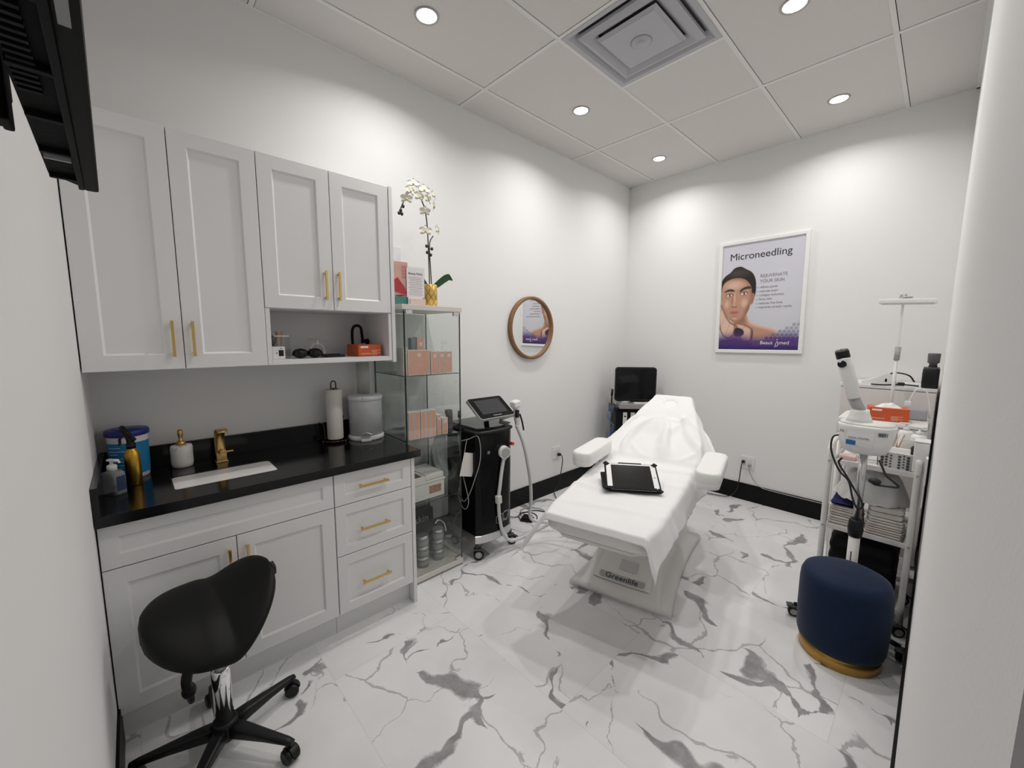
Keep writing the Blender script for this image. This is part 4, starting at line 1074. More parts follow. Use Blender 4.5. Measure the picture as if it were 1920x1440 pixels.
# ================================================================== TREATMENT BED
bed = thing('treatment_bed', 'white reclining facial treatment bed with moulded pedestal base', 'treatment bed', (1.385, 1.555, 0), 14)
def lerpk(keys, t_):
    for (a, va), (b, vb) in zip(keys, keys[1:]):
        if t_ <= b:
            f = max(0, (t_-a)/(b-a)); return va+(vb-va)*f
    return keys[-1][1]
def smk(keys, t_, w_=.05):
    return sum(lerpk(keys, t_+w_*k/3) for k in range(-3, 4))/7
def plate(t0, t1, hwk, zk, th, nst=22, rr_=.035, endr=.06, cx=0.0):
    rings = []
    for i in range(nst+1):
        tt = t0+(t1-t0)*i/nst
        e = min(tt-t0, t1-tt); sc = 0.0 if e >= endr else endr-math.sqrt(max(0, endr**2-(endr-e)**2))
        hw = hwk(tt)-sc; z = zk(tt); dz = min(th*.30, sc*.35)
        rings.append([(x+cx, tt, z-th/2+y) for x, y in rrect(2*hw, th-2*dz, min(rr_, (th-2*dz)*.45), 4)])
    return MB().ring_loft(rings)
zS = lambda u: smk([(0, .612), (.3, .620), (.75, .634), (.93, .644), (1.0, .660)], u, .04)
zB = lambda u: .650+(u-.96)*.455
hwS = lambda u: smk([(0, .238), (.1, .262), (.5, .28), (.95, .285)], u)
hwB = lambda u: smk([(.9, .285), (1.15, .285), (1.35, .25), (1.46, .17), (1.52, .13), (1.72, .125)], u, .03)
lp(bed, 'seat_cushion', plate(0, .95, hwS, zS, .095), mLeather)
lp(bed, 'back_cushion', plate(.965, 1.48, hwB, zB, .085), mLeather)
lp(bed, 'head_cushion', plate(1.44, 1.715, lambda u: .128, lambda u: zB(u)+.01, .07, 14), mLeather)
lp(bed, 'seat_pan', plate(.05, .96, lambda u: hwS(u)-.02, lambda u: zS(u)-.097, .035, 14, .015), mPlinth)
lp(bed, 'back_pan', plate(1.0, 1.46, lambda u: hwB(u)-.03, lambda u: zB(u)-.087, .03, 12, .012), mPlinth)
for s_, n0, tf, tb2, zt2 in ((-1, -.302, .55, 1.0, .772), (1, .405, .50, .95, .795)):
    ring = []
    for k, (dz, ins) in enumerate(((-.092, .016), (-.088, .006), (-.062, 0), (-.058, .002), (-.054, 0), (-.012, .0), (-.003, .006), (0, .018))):
        ring.append([(n0+x, (tf+tb2)/2+y, zt2+dz) for x, y in rrect(.125-2*ins, (tb2-tf)-2*ins, .052-ins*.6, 6)])
    ar = lp(bed, 'armrest', MB().ring_loft(ring), mLeather)
    MB().tube([(n0, .85, zt2-.105), (n0*.9, .90, .62), (n0*.55, .90, .56)], .016, 10, 4).obj('arm_bracket', mSteel, ar)
# pedestal
def psec(tt):
    f = (tt-.42)/(1.45-.42)
    hw = .292 - .030*math.sin(PI*min(1, f*1.0))
    zi = lerpk([(0, .035), (.06, .055), (.14, .10), (.30, .215), (.42, .30), (.62, .34), (.8, .22), (1.0, .06)], f)
    iw = lerpk([(0, .235), (.1, .212), (.35, .185), (.7, .17), (1.0, .2)], f)
    fr = -.018*0
    pts = [(-hw, 0), (-hw+.002, .022), (-hw+.014, .034)]
    pts += [(-iw-.018*(1-k), .036+(zi-.036)*(k**1.8)) for k in (.25, .5, .75, 1.0)]
    pts += [(-iw+.02, zi+.004), (iw-.02, zi+.004)]
    pts += [(iw+.018*(1-k), .036+(zi-.036)*(k**1.8)) for k in (1.0, .75, .5, .25)]
    pts += [(hw-.014, .034), (hw-.002, .022), (hw, 0)]
    return [(x, tt-(.028*(1-(x/hw)**2) if f < .25 else 0)*(1-f*4), z) for x, z in pts]
sts = [.42, .424, .44, .47, .52, .58, .65, .72, .80, .88, .96, 1.05, 1.15, 1.25, 1.35, 1.44, 1.45]
def psec2(k, tt):
    P = psec(tt)
    if k in (0, len(sts)-1): P = [(x*.985, y, z*.5) for x, y, z in P]
    return P
lp(bed, 'pedestal_base', MB().ring_loft([psec2(k, s_) for k, s_ in enumerate(sts)]), mPlinth)
# raised front panel on the ramp, with name badge
def ramp(x, tt, off=0.0):
    f = (tt-.42)/1.03
    z = lerpk([(0, .035), (.06, .055), (.14, .10), (.30, .215), (.42, .30)], f)
    return (x, tt-.028*(1-(x/.29)**2)*max(0, 1-4*f)-off*.6, z+.004+off)
lp(bed, 'front_panel', MB().grid(lambda u, v: ramp((u-.5)*(.33-.03*v), .495+.20*v, .004+.004*min(1, 20*min(u, 1-u, v+.02, 1-v))), 24, 16), mPlinth)
bg = lp(bed, 'badge', MB().grid(lambda u, v: ramp((u-.5)*(.25+.014*math.sin(PI*v)), .503+.030*v, .0115), 20, 6), M('badge_grey', (.42, .42, .42), .35), 'grey name badge')
zz0 = ramp(0, .508, .0)[2]
tx = text('badge_text', 'Greenlife', .044, M('ink_badge', (.008, .008, .01), .5), bed, RZ(0), 'CENTER', .0004, 1.15)
for v in tx.data.vertices:
    p = ramp(v.co.x, .506+v.co.y*.82, .0125+v.co.z); v.co = p
tx.parent = bg
lp(bed, 'info_label', MB().grid(lambda u, v: ramp(-.03+.10*u, .565+.05*v, .0105), 8, 5), M('label_grey', (.6, .6, .59), .5), 'pale information sticker')
q = MB(); q.bb(-.11, .11, .78, .98, .28, .50, .01); q.tube([(-.09, .60, .27), (-.09, .75, .42), (-.09, .80, .52)], .02, 10, 4).tube([(.09, .60, .27), (.09, .75, .42), (.09, .80, .52)], .02, 10, 4)
lp(bed, 'lift_column', q, mPlinth)
lp(bed, 'lock_hook', MB().tube([(.27, .62, .50), (.30, .60, .485), (.315, .605, .50), (.31, .615, .512)], .006, 8, 4), mBlk)

# disposable sheet
def sheet_fn():
    zt3 = lambda u: (zS(u) if u < .94 else zS(.94)+(zB(u)+.0-zS(.94))*sm(.94, 1.02, u)) if u < 1.02 else zB(u)+(.012*sm(1.42, 1.5, u))
    hw = lambda u: smk([(0, .238), (.1, .262), (.5, .28), (.95, .285), (1.12, .305), (1.45, .215), (1.70, .132), (2, .13)], u, .04)
    SL = lambda u: smk([(-.05, .47), (.06, .43), (.2, .335), (.6, .31), (.9, .335), (1.1, .40), (1.3, .36), (1.5, .27), (1.72, .18), (1.9, .16)], u, .05)
    SR = lambda u: smk([(-.05, .405), (.15, .385), (.5, .40), (.8, .41), (1.1, .44), (1.3, .40), (1.5, .27), (1.72, .17), (1.9, .16)], u, .05)
    AL = lambda u: lerpk([(-.05, 58), (.2, 50), (.8, 45), (1.1, 30), (1.4, 45), (1.6, 65), (1.9, 60)], u)
    AR = lambda u: lerpk([(-.05, 74), (.3, 70), (.8, 68), (1.1, 38), (1.4, 45), (1.6, 65), (1.9, 60)], u)
    def f(a, b):
        tt = -.035 + a*1.82
        w2 = (b-.5)*2
        tq = min(max(tt, .0), 1.70)
        h = hw(tq)+.004; sgn = 1 if w2 > 0 else -1
        Smax = SR(tt) if sgn > 0 else SL(tt); ang = R(AR(tt) if sgn > 0 else AL(tt))
        arc = abs(w2)*Smax; rad = .030
        h0 = h-rad*.75
        if arc <= h0: x, dz = arc, 0.0
        else:
            e = arc-h0; cur = rad*ang
            if e < cur: x = h0+rad*math.sin(e/rad); dz = rad*(1-math.cos(e/rad))
            else: x = h0+rad*math.sin(ang)+(e-cur)*math.cos(ang); dz = rad*(1-math.cos(ang))+(e-cur)*math.sin(ang)
        over = max(0, arc-h0)
        z = zt3(tq)+.006-dz
        y = tt
        if tt < .006:                       # drops over the foot end
            e = .006-tt; y = .006-e*.45 + .0; z -= e*.75; x -= 0
        if tt > 1.70:                       # over the top of the head cushion
            e = tt-1.70; y = 1.70+e*.75; z -= e*.9
        # wrinkles
        fl = min(1, over/.1)
        wr = .006*wig(1, tt*9, w2*3)*fl + .012*wig(2, tt*13, 2)*fl
        x += wr*1.2
        y += .012*fl*wig(4, tt*6, w2*4)
        flat = 1-fl
        z += flat*(.0035*max(0, wig(9, w2*3+tt*5, tt*4)) + .002*abs(wig(3, w2*8, tt*9)))
        for tc, am in ((.20, .007), (.40, .009), (.66, .006), (.86, .008)):   # cross folds on the leg section
            z += 1.4*flat*am*math.exp(-((tt-tc-.05*w2*math.sin(tc*9))/.028)**2)*(.6+.4*math.sin(w2*3+tc*8))
        z -= .026*math.exp(-((math.hypot(w2*Smax-.0, (tt-1.60)*1.1))/.045)**4)
        if .98 < tt < 1.5:                                     # gathered wrinkles fanning over the back
            g = math.sin((w2*1.2+.9*(tt-1.0)*(1 if w2 > 0 else -1))*9+3*wig(7, tt*3, w2*2))
            env = sm(.98, 1.08, tt)*sm(1.5, 1.36, tt)
            z += .028*env*max(0, g)**2*sm(1.15, .55, abs(w2))
            z += .012*env*math.exp(-((math.hypot(w2*.30-.04, (tt-1.20)*.8)-.17)/.014)**2)
            z += .016*env*math.exp(-((w2*.9-.15-(tt-1.1)*.5-.1*math.sin(tt*14))/.07)**2)
        return (x*sgn, y, z)
    return f
sh = thing('disposable_sheet', 'thin white disposable sheet draped along the treatment bed', 'sheet', (1.385, 1.555, .66), 14)
q = MB().grid(sheet_fn(), 230, 110)
for v in q.bm.verts: v.co.z -= .66
so = q.obj('sheet_cloth', mSheet, None, (1.385, 1.555, .66), R(14))
bpy.data.objects.remove(sh)
so.name = 'disposable_sheet'
tag(so, 'thin white disposable sheet draped along the treatment bed', 'sheet')
md = so.modifiers.new('thick', 'SOLIDIFY'); md.thickness = .0012; md.offset = 1

# tablet
tb_ = thing('tablet', 'white-framed tablet with dark screen in a black case on the bed sheet', 'tablet', (1.285, 2.065, .687), 38)
TT = RX(23)
def slab(w_, h_, r_, z0, z1, mat_, nm, par=None, b=.0):
    q = MB().ring_loft([[(x, y, z0) for x, y in rrect(w_, h_, r_, 5)], [(x, y, z1) for x, y in rrect(w_, h_, r_, 5)]], True, False, True, TT)
    return q.obj(nm, mat_, par or tb_)
slab(.290, .222, .014, 0, .008, mBlkM, 'case')
q = MB().ring_loft([[(x, y, z) for x, y in rrect(.285, .215, .012, 4, -.012, .0)] for z in (-.006, -.001)], True, False, True, TR(-.01, 0, -.014) @ RX(4)).box((0, .075, -.004), (.20, .006, .05), .002); q.obj('case_flap', mBlkM, tb_)
pd = slab(.272, .206, .012, .0082, .0125, mWht, 'tablet_body')
slab(.218, .186, .002, .0126, .0130, mTabS, 'screen', pd)
MB().ring_loft([[(.123+x, y, z) for x, y in rrect(.012, .012, .0059, 5)] for z in (.0126, .0129)], True, False, True, TT).obj('home_button', mGry, pd)
q = MB()
for sx in (-1, 1):
    for sy in (-1, 1): q.box((0, 0, 0), (.03, .024, .007), .002, TT @ TR(sx*.134, sy*.102, .0115) @ RZ(45*sx*sy))
q.obj('corner_strap', mBlkM, tb_)
q = MB().box((0, 0, 0), (.13, .008, .004), .001, TT @ TR(.0, .112, .010)); q.obj('stylus_loop', mBlk, tb_)

# ================================================================== CABLES AND OUTLETS
def outlet(loc, rz, lab_, n=2):
    t = thing('wall_outlet', lab_, 'outlet', loc, rz)
    pl = lp(t, 'cover_plate', MB().bb(-.058, .058, -.006, 0, -.058, .058, .003), mWht)
    q = MB()
    for sx in (-.024, .024): q.bb(sx-.016, sx+.016, -.0075, -.004, -.034, .034, .002)
    q.obj('socket', mWht2, pl)
    return t
outlet((.0005, 2.93, .385), 90, 'white double wall outlet left of the treatment bed')
outlet((1.300, D-.0005, .352), 0, 'white double wall outlet on the back wall right of the bed')
solo(MB().box((.018, 0, 0), (.03, .03, .028), .008).tube([(.03, 0, 0), (.05, .0, -.005), (.06, -.0, -.05), (.055, -.01, -.15), (.05, -.03, -.24), (.04, -.06, -.305), (.05, -.10, -.34), (.12, -.15, -.352)], .0042, 8, 6),
     'power_plug', mCable, (.0085, 2.945, .365), 'black power plug and drooping cord in the left wall outlet', 'power cord')
solo(MB().box((0, -.016, 0), (.026, .028, .026), .008).tube([(0, -.03, 0), (-.004, -.04, -.02), (-.012, -.035, -.10), (-.018, -.03, -.17), (-.03, -.03, -.26), (-.08, -.06, -.335), (-.20, -.10, -.345), (-.33, -.12, -.345)], .0042, 8, 6),
     'power_plug', mCable, (1.272, D-.0085, .358), 'black power plug with black cord in the back wall outlet', 'power cord')
solo(MB().box((0, -.014, 0), (.026, .026, .026), .008).tube([(0, -.026, 0), (.004, -.03, -.03), (.02, -.025, -.08), (.05, -.022, -.13), (.10, -.02, -.17), (.18, -.020, -.182), (.55, -.020, -.184)], .0036, 8, 6),
     'power_plug', mCableG, (1.322, D-.0085, .335), 'grey plug with pale cord running along the back baseboard', 'power cord')
fl_ = MB()
fl_.tube([(.0, 0, 0), (.05, .06, .0), (.02, .14, .0), (.08, .20, .0), (.16, .18, 0), (.20, .10, 0), (.12, .04, 0), (.04, .10, 0), (.06, .24, 0), (.15, .30, 0), (.28, .40, 0)], .004, 8, 6)
solo(fl_, 'floor_cable', mCable, (.10, 2.22, .0045), 'tangle of thin black cable on the floor beside the laser machine', 'cable')
solo(MB().tube([(0, 0, 0), (.07, .05, 0), (.10, .16, 0), (.03, .22, 0), (.05, .32, 0), (.16, .36, 0), (.24, .30, 0)], .0038, 8, 6), 'floor_cable', mCableG, (.06, 2.16, .0105), 'pale grey cable looping on the floor beside the laser machine', 'cable')
solo(MB().tube([(0, -.02, .08), (.004, .0, .12), (.004, .035, .12), (.004, .04, .08), (.004, .01, .065), (.004, .0, .10), (.006, .03, .115), (.01, .05, .06), (.02, .055, .0)], .0035, 8, 6), 'hung_cable', mCableG, (.03, 2.14, .075), 'small coil of grey cord leaning against the left baseboard', 'cable')
t = thing('foot_switch', 'black foot switch on the floor below the bed foot', 'foot switch', (.245, 2.30, 0), 30)
lp(t, 'switch_base', MB().bb(-.05, .05, -.04, .04, 0, .018, .006), mBlk)
lp(t, 'switch_pedal', MB().box((0, .0, .026), (.075, .065, .012), .005, RX(10)), mBlkM)

# ================================================================== RIGHT-HAND CORNER
# tall white cabinet in the corner
t = thing('storage_cabinet', 'chest-high plain white cabinet in the right-hand back corner', 'cabinet', (2.185, 3.80, 0))
wp(t, 'cabinet_body', MB().bb(1.955, 2.413, 3.62, 4.036, .02, 1.145, .003), mWht2)
wp(t, 'cabinet_top', MB().bb(1.948, 2.413, 3.605, 4.038, 1.146, 1.166, .003), mWht2)
wp(t, 'cabinet_door', MB().bb(1.96, 2.41, 3.602, 3.618, .06, 1.140, .003), M('door_blush_white', (.76, .71, .69), .35))
# white folded stand on the cabinet
t = thing('folding_stand', 'white folded triangular stand lying on the corner cabinet', 'stand', (2.13, 3.74, 1.1665))
q = MB(); q.prism([(-.09, 0), (.10, 0), (.07, .075), (.05, .078)], -.01, .0, RX(90)).prism([(-.09, 0), (.10, 0), (.07, .075), (.05, .078)], .10, .11, TR(0, 0, 0) @ RX(90))
q.bb(-.09, .10, -.10, .0, 0, .008, .002); q.box((.085, -.05, .038), (.008, .10, .08), .002, None)
lp(t, 'stand_shell', q, mWht)
lp(t, 'hinge_rod', MB().tube([(-.08, -.02, .01), (.0, -.03, .045), (.055, -.04, .072), (.05, -.05, .05), (.075, -.05, .03)], .004, 8, 4), mWht)
# black warmer
t = thing('wax_warmer', 'black warmer pot with grey top on the corner cabinet', 'wax warmer', (2.376, 3.69, 1.1665))
lp(t, 'pot_body', MB().ring_loft([[(x, y, z) for x, y in rrect(.074+e, .12+e, .02, 5)] for e, z in ((-.01, 0), (0, .005), (.0, .115), (-.006, .12))]), mBlk)
lp(t, 'lid_rim', MB().ring_loft([[(x, y, z) for x, y in rrect(.07, .112, .02, 5)] for z in (.118, .128)]), mDkGry)
lp(t, 'upper_cup', MB().lathe([(.020, .125), (.018, .150), (.027, .156), (.029, .21), (.026, .214)], (.004, 0, 0), 24), M('smoke_grey', (.12, .12, .125), .35))
lp(t, 'side_slots', MB().bb(-.0385, -.036, -.04, -.03, .02, .10).bb(-.0385, -.036, -.02, -.01, .02, .10), mGry)
solo(MB().tube([(.178, .01, .03), (.15, -.0, .07), (.09, -.02, .085), (.06, -.02, .07), (.05, -.02, .045)], .0045, 8, 5).box((.048, -.02, .033), (.02, .02, .03), .005).tube([(.20, -.015, .008), (.12, -.03, .012), (.05, -.05, .005), (-.02, -.06, .005)], .0045, 8, 5).box((.12, -.03, .015), (.035, .022, .022), .006),
     'appliance_cord', mCable, (2.13, 3.66, 1.1675), 'short black cord with plugs lying on the corner cabinet beside the warmer', 'cord')

# facial equipment cart in front of the cabinet
t = thing('facial_machine', 'pale grey flat-topped facial machine behind the steamer', 'machine', (2.20, 3.33, 0))
lp(t, 'machine_body', MB().bb(-.19, .20, -.16, .16, .90, .975, .01), M('machine_grey', (.62, .63, .65), .4))
lp(t, 'machine_top', MB().bb(-.185, .195, -.165, .16, .976, 1.0, .006), mWht)
q = MB()
for sx in (-.17, .18):
    for sy in (-.14, .14): q.cyl((sx, sy, .03), (sx, sy, .905), .011, 10)
q.bb(-.18, .19, -.15, .15, .45, .465, .003); q.bb(-.18, .19, -.15, .15, .10, .115, .003)
lp(t, 'cart_frame', q, mWht)
q = MB()
for sx in (-.17, .18):
    for sy in (-.14, .14): q.sphere((sx, sy, .018), .018, 8)
lp(t, 'wheels', q, mBlk)
lp(t, 'rear_panel', MB().box((.09, .06, 1.032), (.19, .05, .06), .008), M('panel_grey', (.40, .41, .44), .4), 'grey rear control panel')
glove_box((2.225, 3.25, 1.0005), -80, 'orange glove carton with white gloves poking out, on the facial machine', True, (.11, .17, .075))
solo(MB().tube([(0, 0, .0), (.01, 0, .05), (.03, .0, .10), (.07, 0, .09), (.09, 0, .0), (.095, -.02, -.06)], .004, 8, 5).box((0, 0, .012), (.03, .03, .03), .006), 'extension_lead', mWht, (2.30, 3.42, 1.0755), 'white cord and plug looping over the rear of the facial machine', 'cord')
# magnifier lamp
t = thing('magnifying_lamp', 'white panel lamp on a thin upright arm in front of the corner cabinet', 'lamp', (2.225, 3.455, 0))
lp(t, 'lamp_clamp', MB().bb(-.02, .02, -.01, .03, 1.0008, 1.03, .004), mWht)
lp(t, 'lower_pole', MB().cyl((0, 0, 1.02), (0, 0, 1.36), .0085, 16), mWht)
lp(t, 'joint', MB().cyl((0, 0, 1.34), (.002, 0, 1.42), .014, 16).cyl((0, -.025, 1.38), (0, .025, 1.38), .009, 12), mGry)
lp(t, 'upper_arm', MB().box((.0, 0, 1.545), (.012, .018, .27), .003, RY(0)), mWht)
hd = lp(t, 'lamp_head', MB().box((.018, 0, 1.688), (.25, .12, .026), .007, RY(2)), mWht)
MB().box((.018, 0, 1.673), (.225, .095, .003), .001, RY(2)).obj('light_panel', M('lamp_diffuser', (.8, .8, .82), .5), hd)
lp(t, 'clamp_springs', MB().tube([(-.02, 0, 1.70), (-.01, 0, 1.735), (-.005, 0, 1.70)], .004, 8, 3).tube([(.0, .01, 1.70), (.01, .0, 1.735), (.014, 0, 1.70)], .004, 8, 3).box((.02, 0, 1.71), (.04, .03, .018), .004), mSteel)

# utility trolley
tx0, tx1, ty0, ty1 = 2.052, 2.392, 2.745, 3.10
t = thing('utility_trolley', 'white three-tier metal trolley loaded with towels against the right wall', 'trolley', ((tx0+tx1)/2, (ty0+ty1)/2, 0))
for x in (tx0, tx1-.008):
    q = MB(); q.tube([(x, ty0, .07), (x, ty0, .5), (x, ty0, .855), (x, ty0+.012, .895), (x, ty0+.045, .918), (x, (ty0+ty1)/2, .922), (x, ty1-.045, .918), (x, ty1-.012, .895), (x, ty1, .855), (x, ty1, .5), (x, ty1, .07)], .0135, 12, 5)
    sf = wp(t, 'side_frame', q, mWht2)
    q = MB()
    for z in (.827, .472, .13): q.cyl((x, ty0-.0145, z), (x, ty0-.0125, z), .006, 10)
    wp(t, 'screws', q, mGry, sf)
for z in (.83, .475, .13):
    q = MB(); q.bb(tx0+.01, tx1-.018, ty0, ty1, z-.008, z-.003); q.bb(tx0+.01, tx1-.018, ty0-.006, ty0, z-.016, z+.010, .002); q.bb(tx0+.01, tx1-.018, ty1, ty1+.006, z-.016, z+.010, .002)
    q.bb(tx0+.012, tx0+.018, ty0, ty1, z-.016, z+.010); q.bb(tx1-.026, tx1-.020, ty0, ty1, z-.016, z+.010)
    wp(t, 'shelf', q, mWht2)
for x in (tx0, tx1-.008):
    for y in (ty0, ty1): caster(t, x-(tx0+tx1)/2, y-(ty0+ty1)/2, .028, 30, .075)
def towel(x, y, z, w_, d_, h_, lab_, mat_, rz=0, seed=1, grp=None, layers=3):
    q = MB()
    for k in range(layers):
        zz = h_*(k/layers); hh = h_/layers*.96
        ring = []
        o = .004*wig(seed+k, 1, 2)
        for i in range(9):
            u = i/8; yy = (u-.5)*d_
            ins = 0 if 0 < i < 8 else .008
            pts = []
            for (px, pz) in rrect(w_-2*ins, hh-(.006 if ins else 0), hh*.42, 4):
                pts.append((px+o+.003*wig(seed, u*4, k), yy+.003*wig(seed+2, px*20, k), zz+hh/2+pz+.0015*wig(seed+3, px*14, u*3)))
            ring.append(pts)
        q.ring_loft(ring)
    return solo(q, 'folded_towel', mat_, (x, y, z), lab_, 'towel', grp, rz)
z0 = .4725
for k, nm in enumerate(('lowest', 'second from bottom', 'third from bottom', 'topmost')):
    towel(2.135-.002*k, 2.85+.006*k, z0+.001+.027*k, .145-.006*k, .18, .0255, 'folded white towel, %s of the left towel stack on the trolley' % nm, mTowel if k % 2 else mTowelP, 3-2*k, k+1, 'folded towels in the left stack', 2)
for k, nm in enumerate(('lowest', 'second from bottom', 'third from bottom', 'fourth from bottom', 'thick topmost')):
    hh = (.022, .022, .024, .026, .055)[k]; zz = z0+.001+sum((.022, .022, .024, .026, .055)[:k])+.0012*k
    towel(2.287+.002*(k % 2), 2.85+.004*k, zz, (.150, .146, .144, .14, .136)[k], .19, hh, 'folded white towel, %s of the right towel stack on the trolley' % nm, mTowelP if k < 3 else mTowel, -2+1.5*k, k+11, 'folded towels in the right stack', 2)
solo(MB().grid(lambda u, v: ((u-.5)*.13, (v-.5)*.20, .010+.012*abs(wig(21, u*3, v*3))+.03*(0 if u < .8 else -(u-.8))), 14, 14).grid(lambda u, v: ((u-.5)*.125, (v-.5)*.195, .002), 2, 2), 'navy_cloth', mTowelN, (2.135, 2.87, z0+.1125), 'crumpled navy blue cloth on top of the left towel stack', 'cloth')
def heap(u, v):
    a = 2*PI*u; e = math.sin(PI*v*.5)
    r_ = (1+.12*wig(31, math.cos(a)*2, math.sin(a)*2+v*2))*(e**.7)
    x, y = .150*math.cos(a)*r_, .14*math.sin(a)*r_
    z = .155*(1-e**2.6)*(1+.25*wig(33, x*14, y*14)) + .012*wig(35, x*40, y*40)+.004
    return (x, y, max(z, .001))
solo(MB().grid(heap, 60, 24), 'folded_sheet', M('cotton_sheet', (.66, .66, .65), .9, bump=.4, bscale=90), (2.215, 2.90, z0+.152), 'rumpled pale bed sheet heaped under the top shelf of the trolley', 'sheet')
# black bundle on lower tier
def bundle(u, v):
    a = 2*PI*u; e = abs(math.cos(a))**.25*(1 if math.cos(a) > 0 else -1); f = abs(math.sin(a))**.25*(1 if math.sin(a) > 0 else -1)
    k = (1, 1.03, 1.02, .97)[0]*(.985+.02*math.sin(v*26)+.02*wig(41, u*12, v*4))
    s_ = 1 if v < .93 else math.sqrt(max(0, 1-((v-.93)/.07)**2))*.98+.02
    return (.137*e*k*s_, .145*f*k*s_, .29*min(v, .97)+.003)
solo(MB().grid(bundle, 72, 40), 'black_towel_bundle', mBlkM, (2.215, 2.915, .1275), 'large black fabric bundle filling the lowest tier of the trolley', 'fabric bundle')
# items on top tier
zt8 = .8275
t = thing('perforated_basket', 'small white basket with round holes at the front right of the trolley top', 'basket', (2.300, 2.83, zt8))
ho = []
q = MB(); wl = rrect(.135, .13, .02, 4)
q.ring_loft([[(x*s_, y*s_, z) for x, y in wl] for s_, z in ((.90, .0), (.92, .004), (1.0, .085), (1.03, .088), (1.0, .090), (.97, .086), (.89, .006))], False)
q.ring_loft([[(x*.9, y*.9, z) for x, y in wl] for z in (.0, .005)], True)
bk = lp(t, 'basket_shell', q, mWht)
q = MB()
for (ax, ay, sg) in ((0, -1, 1), (-1, 0, 1)):
    for i in range(7):
        for j in range(5):
            if i == 3: continue
            r_ = (.0068, .0042, .0055)[(i*2+j*3) % 3]
            a_ = (i-3)*.0155; z = .016+.014*j+(.005 if i % 2 else 0); off = .0675*(.92+.08*z/.085)*(.965 if ay else 1.0)
            if ay: q.cyl((a_, -off+.0005-.0025, z), (a_, -off-.0012, z), r_, 10)
            else: q.cyl((-off+.0005, a_, z), (-off-.0012, a_, z), r_, 10)
q.obj('hole_pattern', mDkGry, bk)['kind'] = 'stuff'
t = thing('tissue_dispenser', 'white upright box at the right end of the trolley top', 'box', (2.388, 2.79, zt8+.012))
lp(t, 'box_body', MB().bb(-.028, .024, -.04, .05, 0, .145, .006), mWht)
lp(t, 'box_lid', MB().bb(-.029, .025, -.041, .051, .1455, .152, .003), mWht)
solo(MB().bb(-.004, .004, -.03, .03, -.13, 0, .002).bb(-.003, .003, -.008, .012, -.24, -.12, .002), 'hanging_pouch', mWht, (2.408, 2.70, .93), 'white paper pouch hanging at the right side of the trolley', 'pouch')
t = thing('brush_cup', 'tan card cup holding spatulas and a brush behind the perforated basket', 'cup', (2.285, 2.955, zt8))
lp(t, 'cup_body', MB().lathe([(.028, 0), (.034, .08), (.032, .08), (.027, .004)], n=20), mKraft)
for k, (x, y, a, b, m_) in enumerate(((-.01, 0, 12, 3, mKraft), (.008, .006, -8, 8, mStick), (.0, -.012, 18, -6, mWht), (.014, -.004, 24, 2, mStick))):
    lp(t, 'spatula', MB().box((0, 0, .075), (.006, .004, .15), .001, TR(x, y, .004) @ RY(a*.6) @ RX(b)), m_)
solo(MB().box((0, 0, .065), (.055, .004, .125), .001, RX(-6)), 'kraft_card', mCartW, (2.340, 2.93, zt8+.004), 'upright cream card beside the brush cup on the trolley top', 'card')
def pumpb(x, y, lab_, rz, h=.13, r=.030, body=None):
    t = thing('pump_bottle', lab_, 'pump bottle', (x, y, zt8), rz, 'white pump bottles on the trolley top')
    lp(t, 'bottle', MB().lathe([(r*.94, 0), (r, .004), (r, h), (r*.8, h+.008), (.011, h+.012), (.011, h+.02)], n=24), body or mWht)
    lp(t, 'pump', MB().lathe([(.013, h+.012), (.013, h+.026), (.005, h+.028), (.005, h+.044)], n=14).box((.008, 0, h+.047), (.042, .014, .008), .003), mWht)
pumpb(2.318, 3.04, 'white pump bottle, left of the pair at the back of the trolley top', 200, .15)
pumpb(2.368, 2.985, 'white pump bottle, right of the pair at the back of the trolley top', 170, .145)
pumpb(2.372, 2.90, 'dark bottle with white pump beside the upright white box on the trolley', 160, .10, .026, mBlk)
t = thing('glass_bowl', 'small clear glass bowl on the trolley top behind the steamer pole', 'bowl', (2.16, 2.93, zt8))
lp(t, 'bowl', MB().lathe([(.03, 0), (.05, .03), (.06, .06), (.058, .06), (.047, .03), (.02, .006)], n=28), mAcr)
t = thing('chrome_rack', 'small chrome wire rack at the middle of the trolley top', 'rack', (2.20, 2.86, zt8))
lp(t, 'wire_frame', MB().tube([(-.04, -.03, .005), (.04, -.03, .005), (.04, .03, .005), (-.04, .03, .005), (-.04, -.03, .005)], .003, 8, 1).tube([(-.04, -.03, .005), (-.04, -.03, .07), (-.04, .03, .07), (-.04, .03, .005)], .003, 8, 1).tube([(.04, -.03, .005), (.04, -.03, .07), (.04, .03, .07), (.04, .03, .005)], .003, 8, 1), mChrome)
solo(MB().bb(-.035, .035, -.03, .03, 0, .022, .004), 'pink_box', M('pale_pink_plastic', (.70, .50, .47), .5), (2.115, 2.84, zt8), 'small pale pink box on the left of the trolley top', 'box')

